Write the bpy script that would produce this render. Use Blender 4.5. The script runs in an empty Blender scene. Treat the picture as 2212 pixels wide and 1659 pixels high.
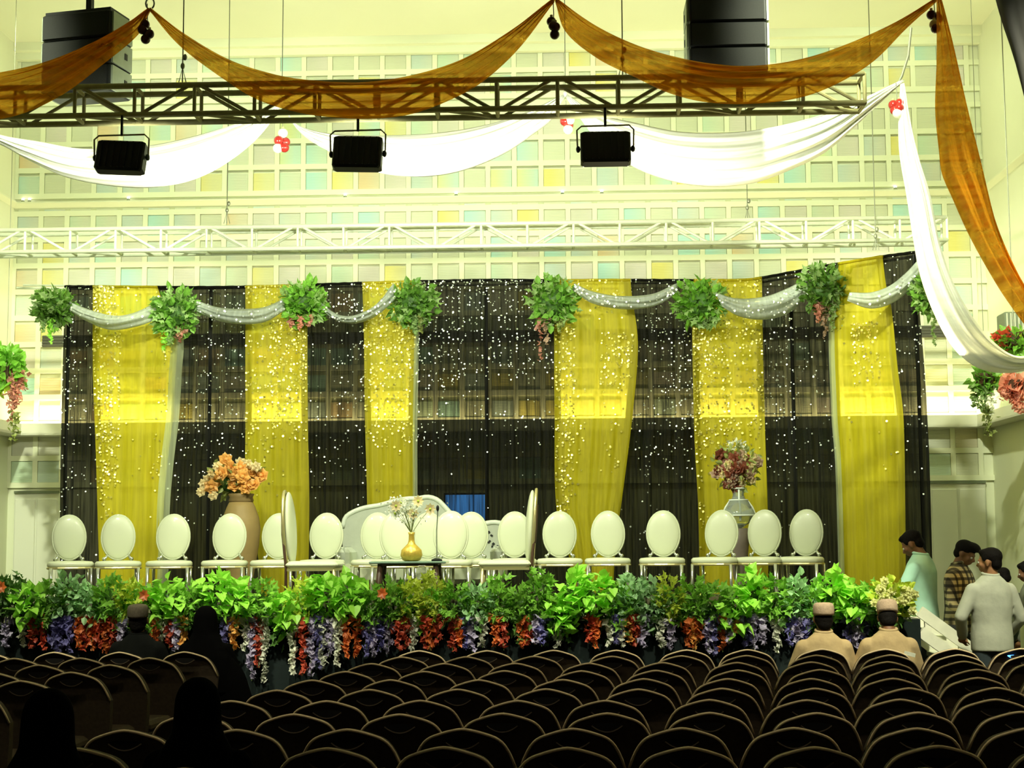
import bpy, math, random
from mathutils import Vector, Matrix, Euler

random.seed(7)
scene = bpy.context.scene
COL = scene.collection
PI = math.pi
V = Vector

# ------------------------------------------------------------------ camera, world, exposure
F_PX, W_PX, H_PX = 3322.0, 2212.0, 1659.0
CAM = V((0, 0, 1.71))
ROT = (Matrix.Rotation(math.radians(2.0), 3, 'Z') @ Matrix.Rotation(PI/2 + math.atan(335.5/F_PX), 3, 'X')
       @ Matrix.Rotation(-0.0066, 3, 'Z'))
cd = bpy.data.cameras.new('camera')
cd.sensor_width = 36.0
cd.lens = F_PX/W_PX*36.0
cd.clip_start, cd.clip_end = 0.1, 200
cam = bpy.data.objects.new('camera', cd)
COL.objects.link(cam)
cam.matrix_world = Matrix.Translation(CAM) @ ROT.to_4x4()
scene.camera = cam

world = bpy.data.worlds.new('world')
scene.world = world
world.use_nodes = True
world.node_tree.nodes['Background'].inputs[0].default_value = (1.0, 0.93, 0.72, 1)
world.node_tree.nodes['Background'].inputs[1].default_value = 0.05
vs = scene.view_settings
vs.view_transform = 'Standard'
vs.look = 'None'
vs.exposure = 0.0
vs.gamma = 1.0
vs.use_curve_mapping = False
scene.cycles.transparent_max_bounces = 24
scene.cycles.max_bounces = 8
scene.cycles.sample_clamp_indirect = 6.0

def area(name, loc, direction, sx, sy, power, color, spread=180):
    d = bpy.data.lights.new(name, 'AREA')
    d.shape = 'RECTANGLE'
    d.size, d.size_y = sx, sy
    d.energy = power
    d.color = color
    d.spread = math.radians(spread)
    o = bpy.data.objects.new(name, d)
    COL.objects.link(o)
    o.location = loc
    o.rotation_euler = V(direction).to_track_quat('-Z', 'Y').to_euler()
    return o

WARM = (1.0, 0.93, 0.58)
GREEN = (0.88, 1.0, 0.66)
# strip lamps lying in the cove trough of the back wall and of the right side wall
area('cove_strip_light', (-0.95, 20.86, 3.25), (0, 0.12, 1), 13.0, 0.05, 210, (1.0, 0.87, 0.48))
area('cove_strip_light_side', (5.64, 15.0, 3.25), (0.12, 0, 1), 0.05, 11.0, 150, (1.0, 0.87, 0.48))

def spot(name, loc, target, power, color, angle, blend=0.6, size=0.15):
    d = bpy.data.lights.new(name, 'SPOT')
    d.energy = power
    d.color = color
    d.spot_size = math.radians(angle)
    d.spot_blend = blend
    d.shadow_soft_size = size
    o = bpy.data.objects.new(name, d)
    COL.objects.link(o)
    o.location = loc
    o.rotation_euler = (V(target)-V(loc)).to_track_quat('-Z', 'Y').to_euler()
    return o

# ------------------------------------------------------------------ helpers
def ray(px, py):
    return (ROT @ V(((px-W_PX/2)/F_PX, -(py-H_PX/2)/F_PX, -1.0)))

def at(px, py, Y):
    """photo pixel -> the point of the plane at depth Y"""
    d = ray(px, py)
    return CAM + d*(Y/d.y)

def zat(py, Y, px=1222):
    return at(px, py, Y).z

def xat(px, Y, py=1165):
    return at(px, py, Y).x

MATS = {}
def nodes_of(name):
    m = bpy.data.materials.new(name)
    m.use_nodes = True
    nt = m.node_tree
    nt.nodes.clear()
    out = nt.nodes.new('ShaderNodeOutputMaterial')
    return m, nt, out

def mat(name, color, rough=0.6, metal=0.0, var=0.12, scale=14.0, bump=0.0, spec=0.4, subsurf=0.0, trans=0.0,
        emit=None, estr=0.0, coord='Object', stretch=(1, 1, 1), ior=1.45, coat=0.0):
    """principled material with procedural noise tint (and bump)"""
    if name in MATS:
        return MATS[name]
    m, nt, out = nodes_of(name)
    N, L = nt.nodes, nt.links
    b = N.new('ShaderNodeBsdfPrincipled')
    tc = N.new('ShaderNodeTexCoord')
    mp = N.new('ShaderNodeMapping')
    mp.inputs['Scale'].default_value = stretch
    L.new(tc.outputs[coord], mp.inputs[0])
    nz = N.new('ShaderNodeTexNoise')
    nz.inputs['Scale'].default_value = scale
    nz.inputs['Detail'].default_value = 3
    L.new(mp.outputs[0], nz.inputs[0])
    mx = N.new('ShaderNodeMix')
    mx.data_type = 'RGBA'
    c = V(color[:3])
    mx.inputs[6].default_value = (*(c*(1-var)), 1)
    mx.inputs[7].default_value = (*[min(1, x) for x in c*(1+var)], 1)
    L.new(nz.outputs['Fac'], mx.inputs[0])
    L.new(mx.outputs[2], b.inputs['Base Color'])
    b.inputs['Roughness'].default_value = rough
    b.inputs['Metallic'].default_value = metal
    b.inputs['Specular IOR Level'].default_value = spec
    b.inputs['IOR'].default_value = ior
    b.inputs['Transmission Weight'].default_value = trans
    b.inputs['Coat Weight'].default_value = coat
    if emit:
        b.inputs['Emission Color'].default_value = (*emit, 1)
        b.inputs['Emission Strength'].default_value = estr
    if bump:
        bp = N.new('ShaderNodeBump')
        bp.inputs['Strength'].default_value = bump
        bp.inputs['Distance'].default_value = 0.01
        L.new(nz.outputs['Fac'], bp.inputs['Height'])
        L.new(bp.outputs[0], b.inputs['Normal'])
    L.new(b.outputs[0], out.inputs[0])
    MATS[name] = m
    return m

def leafmat(name, color, var=0.35):
    """leaf: diffuse + translucent, tint varies per leaf position"""
    m, nt, out = nodes_of(name)
    N, L = nt.nodes, nt.links
    tc = N.new('ShaderNodeTexCoord')
    nz = N.new('ShaderNodeTexNoise')
    nz.inputs['Scale'].default_value = 22
    L.new(tc.outputs['Object'], nz.inputs[0])
    oi = N.new('ShaderNodeObjectInfo')
    ad = N.new('ShaderNodeMath')
    ad.operation = 'MULTIPLY_ADD'
    ad.inputs[1].default_value = 0.35
    L.new(oi.outputs['Random'], ad.inputs[0])
    L.new(nz.outputs['Fac'], ad.inputs[2])
    rp = N.new('ShaderNodeValToRGB')
    c = V(color)
    rp.color_ramp.elements[0].position = 0.35
    rp.color_ramp.elements[1].position = 0.85
    rp.color_ramp.elements[0].color = (*(c*(1-var)), 1)
    rp.color_ramp.elements[1].color = (*[min(1, x) for x in c*(1+var)], 1)
    L.new(ad.outputs[0], rp.inputs[0])
    d = N.new('ShaderNodeBsdfPrincipled')
    d.inputs['Roughness'].default_value = 0.45
    t = N.new('ShaderNodeBsdfTranslucent')
    L.new(rp.outputs[0], d.inputs['Base Color'])
    L.new(rp.outputs[0], t.inputs['Color'])
    mx = N.new('ShaderNodeMixShader')
    mx.inputs[0].default_value = 0.3
    L.new(d.outputs[0], mx.inputs[1])
    L.new(t.outputs[0], mx.inputs[2])
    L.new(mx.outputs[0], out.inputs[0])
    MATS[name] = m
    return m

def sheer(name, color, cover, tint, var=0.25, weave=60.0, transl=0.45, sheen=0.0, lo=-0.12, hi=0.12, spec=0.3):
    """sheer cloth: part of the light passes straight through, the rest is scattered by the threads"""
    m, nt, out = nodes_of(name)
    N, L = nt.nodes, nt.links
    tc = N.new('ShaderNodeTexCoord')
    mp = N.new('ShaderNodeMapping')
    mp.inputs['Scale'].default_value = weave if isinstance(weave, tuple) else (weave, 1.0, 1.2)
    L.new(tc.outputs['Object'], mp.inputs[0])
    nz = N.new('ShaderNodeTexNoise')
    nz.inputs['Scale'].default_value = 1.0
    nz.inputs['Detail'].default_value = 4
    L.new(mp.outputs[0], nz.inputs[0])
    mr = N.new('ShaderNodeMapRange')
    mr.inputs['From Min'].default_value = 0.3
    mr.inputs['From Max'].default_value = 0.7
    mr.inputs['To Min'].default_value = cover+lo
    mr.inputs['To Max'].default_value = min(1.0, cover+hi)
    L.new(nz.outputs['Fac'], mr.inputs[0])
    mc = N.new('ShaderNodeMix')
    mc.data_type = 'RGBA'
    c = V(color)
    mc.inputs[6].default_value = (*(c*(1-var)), 1)
    mc.inputs[7].default_value = (*[min(1, x) for x in c*(1+var)], 1)
    L.new(nz.outputs['Fac'], mc.inputs[0])
    d = N.new('ShaderNodeBsdfPrincipled')
    d.inputs['Roughness'].default_value = 0.55
    d.inputs['Specular IOR Level'].default_value = spec
    d.inputs['Sheen Weight'].default_value = sheen
    L.new(mc.outputs[2], d.inputs['Base Color'])
    t = N.new('ShaderNodeBsdfTranslucent')
    L.new(mc.outputs[2], t.inputs['Color'])
    m1 = N.new('ShaderNodeMixShader')
    m1.inputs[0].default_value = transl
    L.new(d.outputs[0], m1.inputs[1])
    L.new(t.outputs[0], m1.inputs[2])
    tr = N.new('ShaderNodeBsdfTransparent')
    tr.inputs[0].default_value = (*tint, 1)
    m2 = N.new('ShaderNodeMixShader')
    L.new(mr.outputs[0], m2.inputs[0])
    L.new(tr.outputs[0], m2.inputs[1])
    L.new(m1.outputs[0], m2.inputs[2])
    L.new(m2.outputs[0], out.inputs[0])
    MATS[name] = m
    return m

def tilemat(name, a, b, lines=True):
    """pastel panel with a soft two-tone print and fine horizontal louvre lines"""
    m, nt, out = nodes_of(name)
    N, L = nt.nodes, nt.links
    tc = N.new('ShaderNodeTexCoord')
    oi = N.new('ShaderNodeObjectInfo')
    sx = N.new('ShaderNodeSeparateXYZ')
    L.new(tc.outputs['Object'], sx.inputs[0])
    ma = N.new('ShaderNodeMath')
    ma.operation = 'MULTIPLY_ADD'
    ma.inputs[1].default_value = 4.0
    L.new(sx.outputs['X'], ma.inputs[0])
    L.new(oi.outputs['Random'], ma.inputs[2])
    cl = N.new('ShaderNodeClamp')
    L.new(ma.outputs[0], cl.inputs[0])
    mc = N.new('ShaderNodeMix')
    mc.data_type = 'RGBA'
    mc.inputs[6].default_value = (*a, 1)
    mc.inputs[7].default_value = (*b, 1)
    L.new(cl.outputs[0], mc.inputs[0])
    p = N.new('ShaderNodeBsdfPrincipled')
    p.inputs['Roughness'].default_value = 0.6
    L.new(mc.outputs[2], p.inputs['Base Color'])
    wv = N.new('ShaderNodeTexWave')
    wv.bands_direction = 'Z'
    wv.inputs['Scale'].default_value = 14.0
    L.new(tc.outputs['Object'], wv.inputs[0])
    bp = N.new('ShaderNodeBump')
    bp.inputs['Strength'].default_value = 0.25
    bp.inputs['Distance'].default_value = 0.006
    L.new(wv.outputs['Fac'], bp.inputs['Height'])
    L.new(bp.outputs[0], p.inputs['Normal'])
    L.new(p.outputs[0], out.inputs[0])
    MATS[name] = m
    return m

class MB:
    """collects shapes into one mesh"""
    def __init__(s):
        s.v, s.f = [], []
    def add(s, vs_, fs):
        o = len(s.v)
        s.v += [V(p) for p in vs_]
        s.f += [tuple(i+o for i in f) for f in fs]
        return s
    def box(s, c, size, rot=None):
        x, y, z = [k/2 for k in size]
        p = [V((a*x, b*y, d*z)) for a in (-1, 1) for b in (-1, 1) for d in (-1, 1)]
        if rot is not None:
            p = [rot @ q for q in p]
        c = V(c)
        return s.add([c+q for q in p], [(0, 1, 3, 2), (4, 6, 7, 5), (0, 4, 5, 1), (2, 3, 7, 6), (0, 2, 6, 4), (1, 5, 7, 3)])
    def bbox(s, c, size, r, rot=None):
        """box with rounded (chamfered) edges"""
        hx, hy, hz = [k/2 for k in size]
        pts, fs = [], []
        rings = [(-hz, r), (-hz+r, 0), (hz-r, 0), (hz, r)]
        for z, ins in rings:
            x, y = hx-ins, hy-ins
            k = r*0.7
            pts += [(-x+k, -y, z), (x-k, -y, z), (x, -y+k, z), (x, y-k, z), (x-k, y, z), (-x+k, y, z), (-x, y-k, z), (-x, -y+k, z)]
        for i in range(3):
            for j in range(8):
                a, b = i*8+j, i*8+(j+1) % 8
                fs.append((a, b, b+8, a+8))
        fs.append(tuple(range(7, -1, -1)))
        fs.append(tuple(range(24, 32)))
        pts = [V(p) for p in pts]
        if rot is not None:
            pts = [rot @ p for p in pts]
        return s.add([V(c)+p for p in pts], fs)
    def tube(s, pts, r, n=8, closed=False):
        pts = [V(p) for p in pts]
        k = len(pts)
        rs = r if isinstance(r, (list, tuple)) else [r]*k
        t0 = (pts[1]-pts[0]).normalized()
        u = t0.cross(V((0, 0, 1)))
        if u.length < 1e-3:
            u = t0.cross(V((1, 0, 0)))
        u.normalize()
        vs_, fs = [], []
        for i in range(k):
            if closed:
                t = pts[(i+1) % k]-pts[i-1]
            else:
                t = pts[min(i+1, k-1)]-pts[max(i-1, 0)]
            t.normalize()
            u = (u-t*u.dot(t))
            u.normalize()
            w = t.cross(u)
            for j in range(n):
                a = 2*PI*j/n
                vs_.append(pts[i]+(u*math.cos(a)+w*math.sin(a))*rs[i])
        for i in range(k if closed else k-1):
            for j in range(n):
                a, b = i*n+j, i*n+(j+1) % n
                c, d = ((i+1) % k)*n+j, ((i+1) % k)*n+(j+1) % n
                fs.append((a, b, d, c))
        if not closed:
            fs.append(tuple(range(n-1, -1, -1)))
            fs.append(tuple(range((k-1)*n, k*n)))
        return s.add(vs_, fs)
    def lathe(s, prof, n=20, c=(0, 0, 0), sx=1, sy=1):
        vs_, fs = [], []
        for r, z in prof:
            for j in range(n):
                a = 2*PI*j/n
                vs_.append(V(c)+V((r*math.cos(a)*sx, r*math.sin(a)*sy, z)))
        for i in range(len(prof)-1):
            for j in range(n):
                a, b = i*n+j, i*n+(j+1) % n
                fs.append((a, b, b+n, a+n))
        fs.append(tuple(range(n-1, -1, -1)))
        fs.append(tuple(range((len(prof)-1)*n, len(prof)*n)))
        return s.add(vs_, fs)
    def loft(s, rings, n=20):
        """rings: (centre, rx, ry) horizontal ellipses"""
        vs_, fs = [], []
        for c, rx, ry in rings:
            for j in range(n):
                a = 2*PI*j/n
                vs_.append(V(c)+V((rx*math.cos(a), ry*math.sin(a), 0)))
        for i in range(len(rings)-1):
            for j in range(n):
                a, b = i*n+j, i*n+(j+1) % n
                fs.append((a, b, b+n, a+n))
        fs.append(tuple(range(n-1, -1, -1)))
        fs.append(tuple(range((len(rings)-1)*n, len(rings)*n)))
        return s.add(vs_, fs)
    def ball(s, c, r, nu=12, nv=8, rot=None):
        r = r if isinstance(r, (tuple, list, Vector)) else (r, r, r)
        vs_, fs = [V((0, 0, -r[2]))], []
        for i in range(1, nv):
            t = -PI/2+PI*i/nv
            for j in range(nu):
                a = 2*PI*j/nu
                vs_.append(V((r[0]*math.cos(t)*math.cos(a), r[1]*math.cos(t)*math.sin(a), r[2]*math.sin(t))))
        vs_.append(V((0, 0, r[2])))
        for j in range(nu):
            fs.append((0, 1+(j+1) % nu, 1+j))
        for i in range(nv-2):
            for j in range(nu):
                a, b = 1+i*nu+j, 1+i*nu+(j+1) % nu
                fs.append((a, b, b+nu, a+nu))
        e = len(vs_)-1
        o = 1+(nv-2)*nu
        for j in range(nu):
            fs.append((o+j, o+(j+1) % nu, e))
        if rot is not None:
            vs_ = [rot @ p for p in vs_]
        return s.add([V(c)+p for p in vs_], fs)
    def cap(s, a, b, ra, rb, n=12):
        """tapered capsule"""
        a, b = V(a), V(b)
        t = (b-a).normalized()
        k = 4
        pts, rs = [], []
        for i in range(k):
            th = PI/2*(1-i/k)
            pts.append(a-t*ra*math.sin(th)*0.999)
            rs.append(max(0.001, ra*math.cos(th)))
        pts.append(a); rs.append(ra)
        pts.append(b); rs.append(rb)
        for i in range(1, k+1):
            th = PI/2*i/k
            pts.append(b+t*rb*math.sin(th)*0.999)
            rs.append(max(0.001, rb*math.cos(th)))
        return s.tube(pts, rs, n)
    def grid(s, fn, nu, nv):
        vs_ = [fn(i/nu, j/nv) for i in range(nu+1) for j in range(nv+1)]
        fs = [(i*(nv+1)+j, (i+1)*(nv+1)+j, (i+1)*(nv+1)+j+1, i*(nv+1)+j+1) for i in range(nu) for j in range(nv)]
        return s.add(vs_, fs)
    def mesh(s, name, m, org=(0, 0, 0), smooth=False):
        me = bpy.data.meshes.new(name)
        o = V(org)
        me.from_pydata([tuple(p-o) for p in s.v], [], s.f)
        if smooth:
            me.polygons.foreach_set('use_smooth', [True]*len(me.polygons))
        if m:
            me.materials.append(m if not isinstance(m, str) else MATS[m])
        me.update()
        return me
    def build(s, name, m, parent=None, org=(0, 0, 0), smooth=False):
        me = s.mesh(name, m, org, smooth)
        return link(name, me, parent, org if parent is None else (0, 0, 0))

def link(name, me, parent=None, loc=(0, 0, 0), rz=0.0):
    o = bpy.data.objects.new(name, me)
    COL.objects.link(o)
    o.location = loc
    if rz:
        o.rotation_euler = (0, 0, rz)
    if parent is not None:
        o.parent = parent
    return o

def tag(o, label, cat, group=None):
    o['label'] = label
    o['category'] = cat
    if group:
        o['group'] = group
    return o

def thing(name, label, cat, loc=(0, 0, 0), rz=0.0, group=None):
    o = link(name, None, None, loc, rz)
    o.empty_display_size = 0.2
    return tag(o, label, cat, group)

def struct(o):
    o['kind'] = 'structure'
    return o

def stuff(o):
    o['kind'] = 'stuff'
    return o

def dup(root, loc, rz, label, scale=None):
    """copy a thing with its parts and sub-parts (mesh data shared)"""
    r = root.copy()
    COL.objects.link(r)
    r.location = loc
    r.rotation_euler = (0, 0, rz)
    if scale:
        r.scale = scale
    r['label'] = label
    for ch in root.children:
        c = ch.copy()
        COL.objects.link(c)
        c.parent = r
        for g in ch.children:
            d = g.copy()
            COL.objects.link(d)
            d.parent = c
    return r

def lerp(a, b, t):
    return a+(b-a)*t

def interp(pts, t):
    """smooth interpolation y(x) through (x, y) points sorted by x"""
    n = len(pts)
    if t <= pts[0][0]:
        return pts[0][1]
    for i in range(n-1):
        if t <= pts[i+1][0]:
            x0, y0 = pts[i]
            x1, y1 = pts[i+1]
            m0 = (y1-pts[i-1][1])/(x1-pts[i-1][0]) if i > 0 else (y1-y0)/(x1-x0)
            m1 = (pts[i+2][1]-y0)/(pts[i+2][0]-x0) if i+2 < n else (y1-y0)/(x1-x0)
            h = x1-x0
            u = (t-x0)/h
            return ((2*u**3-3*u*u+1)*y0+(u**3-2*u*u+u)*h*m0+(-2*u**3+3*u*u)*y1+(u**3-u*u)*h*m1)
    return pts[-1][1]

def curve_at(pts, t):
    """point at fraction t along a smooth polyline (chord length)"""
    d = [0.0]
    for i in range(1, len(pts)):
        d.append(d[-1]+math.hypot(pts[i][0]-pts[i-1][0], pts[i][1]-pts[i-1][1]))
    s = t*d[-1]
    return (interp([(a, p[0]) for a, p in zip(d, pts)], s), interp([(a, p[1]) for a, p in zip(d, pts)], s))

ORD = ['', 'first', 'second', 'third', 'fourth', 'fifth', 'sixth', 'seventh', 'eighth', 'ninth', 'tenth', 'eleventh',
       'twelfth', 'thirteenth', 'fourteenth', 'fifteenth', 'sixteenth', 'seventeenth', 'eighteenth', 'nineteenth', 'twentieth']
# ------------------------------------------------------------------ materials
mat('wall_paint', (0.76, 0.79, 0.60), 0.6, var=0.03, scale=2)
mat('bar_paint', (0.80, 0.83, 0.62), 0.55, var=0.03, scale=3)
mat('ceiling_paint', (0.80, 0.82, 0.62), 0.7, var=0.03, scale=1)
mat('lip_paint', (0.80, 0.80, 0.68), 0.6, var=0.03, scale=2)
mat('door_paint', (0.74, 0.76, 0.64), 0.5, var=0.03, scale=3)
mat('dark_line', (0.16, 0.19, 0.12), 0.6)
mat('grille', (0.10, 0.10, 0.075), 0.6, var=0.3, scale=60)
mat('carpet', (0.022, 0.018, 0.014), 0.95, var=0.4, scale=60, bump=0.3)
mat('stage_boards', (0.10, 0.09, 0.07), 0.6, var=0.25, scale=8)
mat('skirt_cloth', (0.006, 0.014, 0.013), 0.85, var=0.3, scale=30)
def pastel(c, k=0.85):
    return tuple(lerp(x, y, k) for x, y in zip((0.70, 0.73, 0.56), c))
TILES = [tilemat(n, pastel(a_), pastel(b_)) for n, a_, b_ in (
    ('tile_sage', (0.62, 0.66, 0.48), (0.60, 0.62, 0.46)), ('tile_lilac', (0.60, 0.60, 0.50), (0.66, 0.62, 0.56)),
    ('tile_aqua', (0.40, 0.70, 0.66), (0.54, 0.68, 0.54)), ('tile_lemon', (0.76, 0.68, 0.16), (0.70, 0.68, 0.34)),
    ('tile_peach', (0.74, 0.56, 0.30), (0.68, 0.63, 0.46)), ('tile_mint', (0.54, 0.70, 0.52), (0.62, 0.66, 0.50)),
    ('tile_bluegrey', (0.50, 0.62, 0.58), (0.60, 0.62, 0.52)), ('tile_lime', (0.66, 0.72, 0.32), (0.50, 0.70, 0.60)))]
TW = [30, 22, 14, 9, 8, 10, 12, 7]
mat('alu_shaded', (0.34, 0.32, 0.15), 0.6, metal=0.15, var=0.25, scale=20)  # same aluminium as the rear truss, backlit shade put into the colour
mat('alu_bright', (0.80, 0.86, 0.70), 0.4, metal=0.15, var=0.1, scale=20)
mat('black_plastic', (0.008, 0.009, 0.009), 0.5, var=0.3, scale=40)
mat('black_grille', (0.012, 0.013, 0.012), 0.7, var=0.5, scale=90)
mat('grey_metal', (0.26, 0.30, 0.22), 0.5, metal=0.3, var=0.15)
mat('steel_wire', (0.30, 0.32, 0.24), 0.4, metal=0.6)
mat('lamp_lens', (0.9, 0.9, 0.9), 0.3, emit=(1, 1, 0.92), estr=12)
mat('led', (0.9, 0.9, 0.8), 0.4, emit=(1.0, 0.9, 0.6), estr=9)
mat('bulb', (0.9, 0.9, 0.8), 0.4, emit=(1.0, 0.98, 0.8), estr=6)
mat('screen_blue', (0.02, 0.05, 0.12), 0.2, emit=(0.07, 0.34, 1.0), estr=5.0)
sheer('orange_voile', (0.88, 0.43, 0.016), 0.48, (0.98, 0.74, 0.26), weave=(1.2, 1.0, 16.0), transl=0.62, lo=-0.2, hi=0.2)
sheer('white_satin', (0.88, 0.90, 0.82), 0.96, (1, 1, 1), var=0.04, weave=(1.0, 1.0, 12.0), transl=0.25, sheen=0.3)
sheer('silver_voile', (0.62, 0.68, 0.62), 0.72, (0.9, 0.95, 0.9), var=0.12, weave=20.0, transl=0.4)
sheer('yellow_voile', (0.54, 0.47, 0.012), 0.74, (0.95, 0.82, 0.16), var=0.14, weave=26.0, transl=0.35, lo=-0.10, hi=0.12)
sheer('black_voile', (0.008, 0.0085, 0.006), 0.945, (0.85, 0.80, 0.66), var=0.3, weave=40.0, transl=0.3, lo=-0.06, hi=0.05, spec=0.06)
sheer('ivory_voile', (0.66, 0.74, 0.46), 0.5, (0.95, 1, 0.85), var=0.1, weave=26.0)
sheer('grey_banner', (0.10, 0.10, 0.095), 0.97, (0.3, 0.3, 0.3), var=0.3, weave=8.0, transl=0.2)
mat('gold_sequin', (0.98, 0.86, 0.22), 0.34, metal=0.85, var=0.08)
mat('silver_sequin', (0.86, 0.92, 0.88), 0.34, metal=0.85, var=0.08)
mat('chair_white', (0.58, 0.63, 0.43), 0.38, var=0.02, scale=4, spec=0.5, coat=0.2)
mat('chair_gold', (0.55, 0.50, 0.24), 0.3, metal=0.7)
mat('chrome', (0.72, 0.76, 0.66), 0.2, metal=0.9)
mat('dark_wood', (0.055, 0.03, 0.015), 0.4, var=0.3)
mat('sofa_white', (0.42, 0.46, 0.36), 0.5, var=0.1, scale=20)
mat('sofa_silver', (0.62, 0.68, 0.56), 0.4, var=0.1, scale=20)
mat('sofa_black', (0.01, 0.012, 0.01), 0.5)
mat('clay', (0.33, 0.235, 0.085), 0.55, var=0.15, scale=8, bump=0.1)
mat('clay_dark', (0.22, 0.15, 0.055), 0.5, var=0.15)
mat('glass_urn', (0.80, 0.90, 0.80), 0.06, trans=0.75, var=0.02, spec=0.7)
mat('urn_white', (0.85, 0.92, 0.82), 0.25, var=0.04)
mat('pedestal', (0.17, 0.14, 0.11), 0.45, var=0.25, scale=10)
mat('gold_leaf', (0.78, 0.55, 0.10), 0.35, metal=0.55, var=0.3, scale=30, bump=0.4)
mat('glass_top', (0.30, 0.45, 0.34), 0.08, trans=0.4, var=0.05)
leafmat('leaf_lime', (0.42, 0.86, 0.10), 0.15)
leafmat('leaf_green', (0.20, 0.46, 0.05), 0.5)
leafmat('leaf_dusty', (0.36, 0.62, 0.30), 0.4)
leafmat('leaf_yellow', (0.48, 0.60, 0.06), 0.4)
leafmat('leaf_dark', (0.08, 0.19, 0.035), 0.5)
leafmat('leaf_olive', (0.30, 0.36, 0.10), 0.5)
leafmat('ball_green', (0.15, 0.33, 0.045), 0.5)
leafmat('ball_pale', (0.30, 0.46, 0.16), 0.3)
leafmat('pink_petal', (0.62, 0.28, 0.20), 0.3)
leafmat('coral_petal', (0.75, 0.34, 0.24), 0.25)
leafmat('red_petal', (0.58, 0.10, 0.05), 0.35)
leafmat('orange_petal', (0.84, 0.44, 0.11), 0.25)
leafmat('fire_petal', (0.72, 0.20, 0.05), 0.35)
leafmat('blue_petal', (0.20, 0.19, 0.46), 0.4)
leafmat('lilac_petal', (0.46, 0.42, 0.58), 0.4)
leafmat('white_petal', (0.80, 0.83, 0.70), 0.2)
leafmat('cream_petal', (0.78, 0.66, 0.36), 0.25)
leafmat('mauve_petal', (0.40, 0.28, 0.19), 0.5)
leafmat('wine_petal', (0.22, 0.06, 0.03), 0.5)
leafmat('bud_petal', (0.70, 0.72, 0.30), 0.2)
mat('stem', (0.08, 0.12, 0.03), 0.7)
mat('ornament_red', (0.34, 0.025, 0.02), 0.2, var=0.2, coat=0.5)
mat('ornament_dark', (0.07, 0.015, 0.01), 0.25, var=0.2, coat=0.4)
mat('ornament_gold', (0.55, 0.5, 0.2), 0.3, var=0.2)
mat('ornament_white', (0.8, 0.85, 0.7), 0.3, var=0.1)
mat('chair_brown', (0.055, 0.038, 0.020), 0.85, var=0.35, scale=40, bump=0.15)
mat('chair_piping', (0.72, 0.56, 0.34), 0.7, var=0.3, scale=25)
mat('chair_hole', (0.006, 0.005, 0.004), 0.9)
mat('chair_leg', (0.05, 0.045, 0.035), 0.4, metal=0.6)
mat('skin', (0.20, 0.095, 0.042), 0.55, var=0.12, scale=12)
mat('skin_light', (0.34, 0.17, 0.075), 0.55, var=0.12, scale=12)
mat('hair', (0.007, 0.006, 0.005), 0.75, var=0.4, scale=60, bump=0.5, spec=0.1)
mat('eye', (0.6, 0.58, 0.5), 0.3)
mat('mint_shirt', (0.42, 0.72, 0.56), 0.8, var=0.16, scale=9, bump=0.7)
mat('pale_shirt', (0.46, 0.49, 0.38), 0.85, var=0.2, scale=10, bump=0.7)
mat('kurta', (0.46, 0.34, 0.17), 0.85, var=0.22, scale=14, bump=0.6)
mat('cap_cloth', (0.46, 0.34, 0.23), 0.85, var=0.25, scale=60, bump=0.3)
mat('cap_dark', (0.09, 0.075, 0.05), 0.85, var=0.5, scale=70)
mat('black_cloth', (0.0025, 0.0025, 0.0025), 1.0, var=0.3, scale=12, spec=0.02)
mat('dark_shirt', (0.008, 0.009, 0.008), 1.0, var=0.4, scale=12, spec=0.05)
mat('green_shirt', (0.05, 0.075, 0.045), 0.85, var=0.3, scale=12)
mat('grey_shirt', (0.16, 0.18, 0.13), 0.85, var=0.3, scale=12)
mat('jeans', (0.035, 0.05, 0.055), 0.85, var=0.3, scale=30)
mat('trousers', (0.03, 0.035, 0.03), 0.85, var=0.3, scale=30)
mat('stair_paint', (0.82, 0.86, 0.66), 0.55, var=0.2, scale=9)
mat('cream_panel', (0.62, 0.66, 0.38), 0.6, var=0.1)

def checkmat(name):
    """checked shirt: two sets of woven bands"""
    m, nt, out = nodes_of(name)
    N, L = nt.nodes, nt.links
    tc = N.new('ShaderNodeTexCoord')
    p = N.new('ShaderNodeBsdfPrincipled')
    p.inputs['Roughness'].default_value = 0.85
    fac = []
    for d in ('X', 'Z'):
        w = N.new('ShaderNodeTexWave')
        w.bands_direction = d
        w.inputs['Scale'].default_value = 5.2
        w.inputs['Distortion'].default_value = 0.6
        L.new(tc.outputs['Object'], w.inputs[0])
        r = N.new('ShaderNodeValToRGB')
        r.color_ramp.elements[0].position = 0.30
        r.color_ramp.elements[0].color = (0.16, 0.16, 0.16, 1)
        r.color_ramp.elements[1].position = 0.50
        r.color_ramp.elements[1].color = (1, 1, 1, 1)
        L.new(w.outputs['Fac'], r.inputs[0])
        fac.append(r)
    mu = N.new('ShaderNodeMix')
    mu.data_type = 'RGBA'
    mu.blend_type = 'MULTIPLY'
    mu.inputs[0].default_value = 1
    L.new(fac[0].outputs[0], mu.inputs[6])
    L.new(fac[1].outputs[0], mu.inputs[7])
    m2 = N.new('ShaderNodeMix')
    m2.data_type = 'RGBA'
    m2.blend_type = 'MULTIPLY'
    m2.inputs[0].default_value = 1
    m2.inputs[7].default_value = (0.46, 0.38, 0.18, 1)
    L.new(mu.outputs[2], m2.inputs[6])
    L.new(m2.outputs[2], p.inputs['Base Color'])
    L.new(p.outputs[0], out.inputs[0])
    MATS[name] = m
checkmat('check_shirt')

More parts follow.
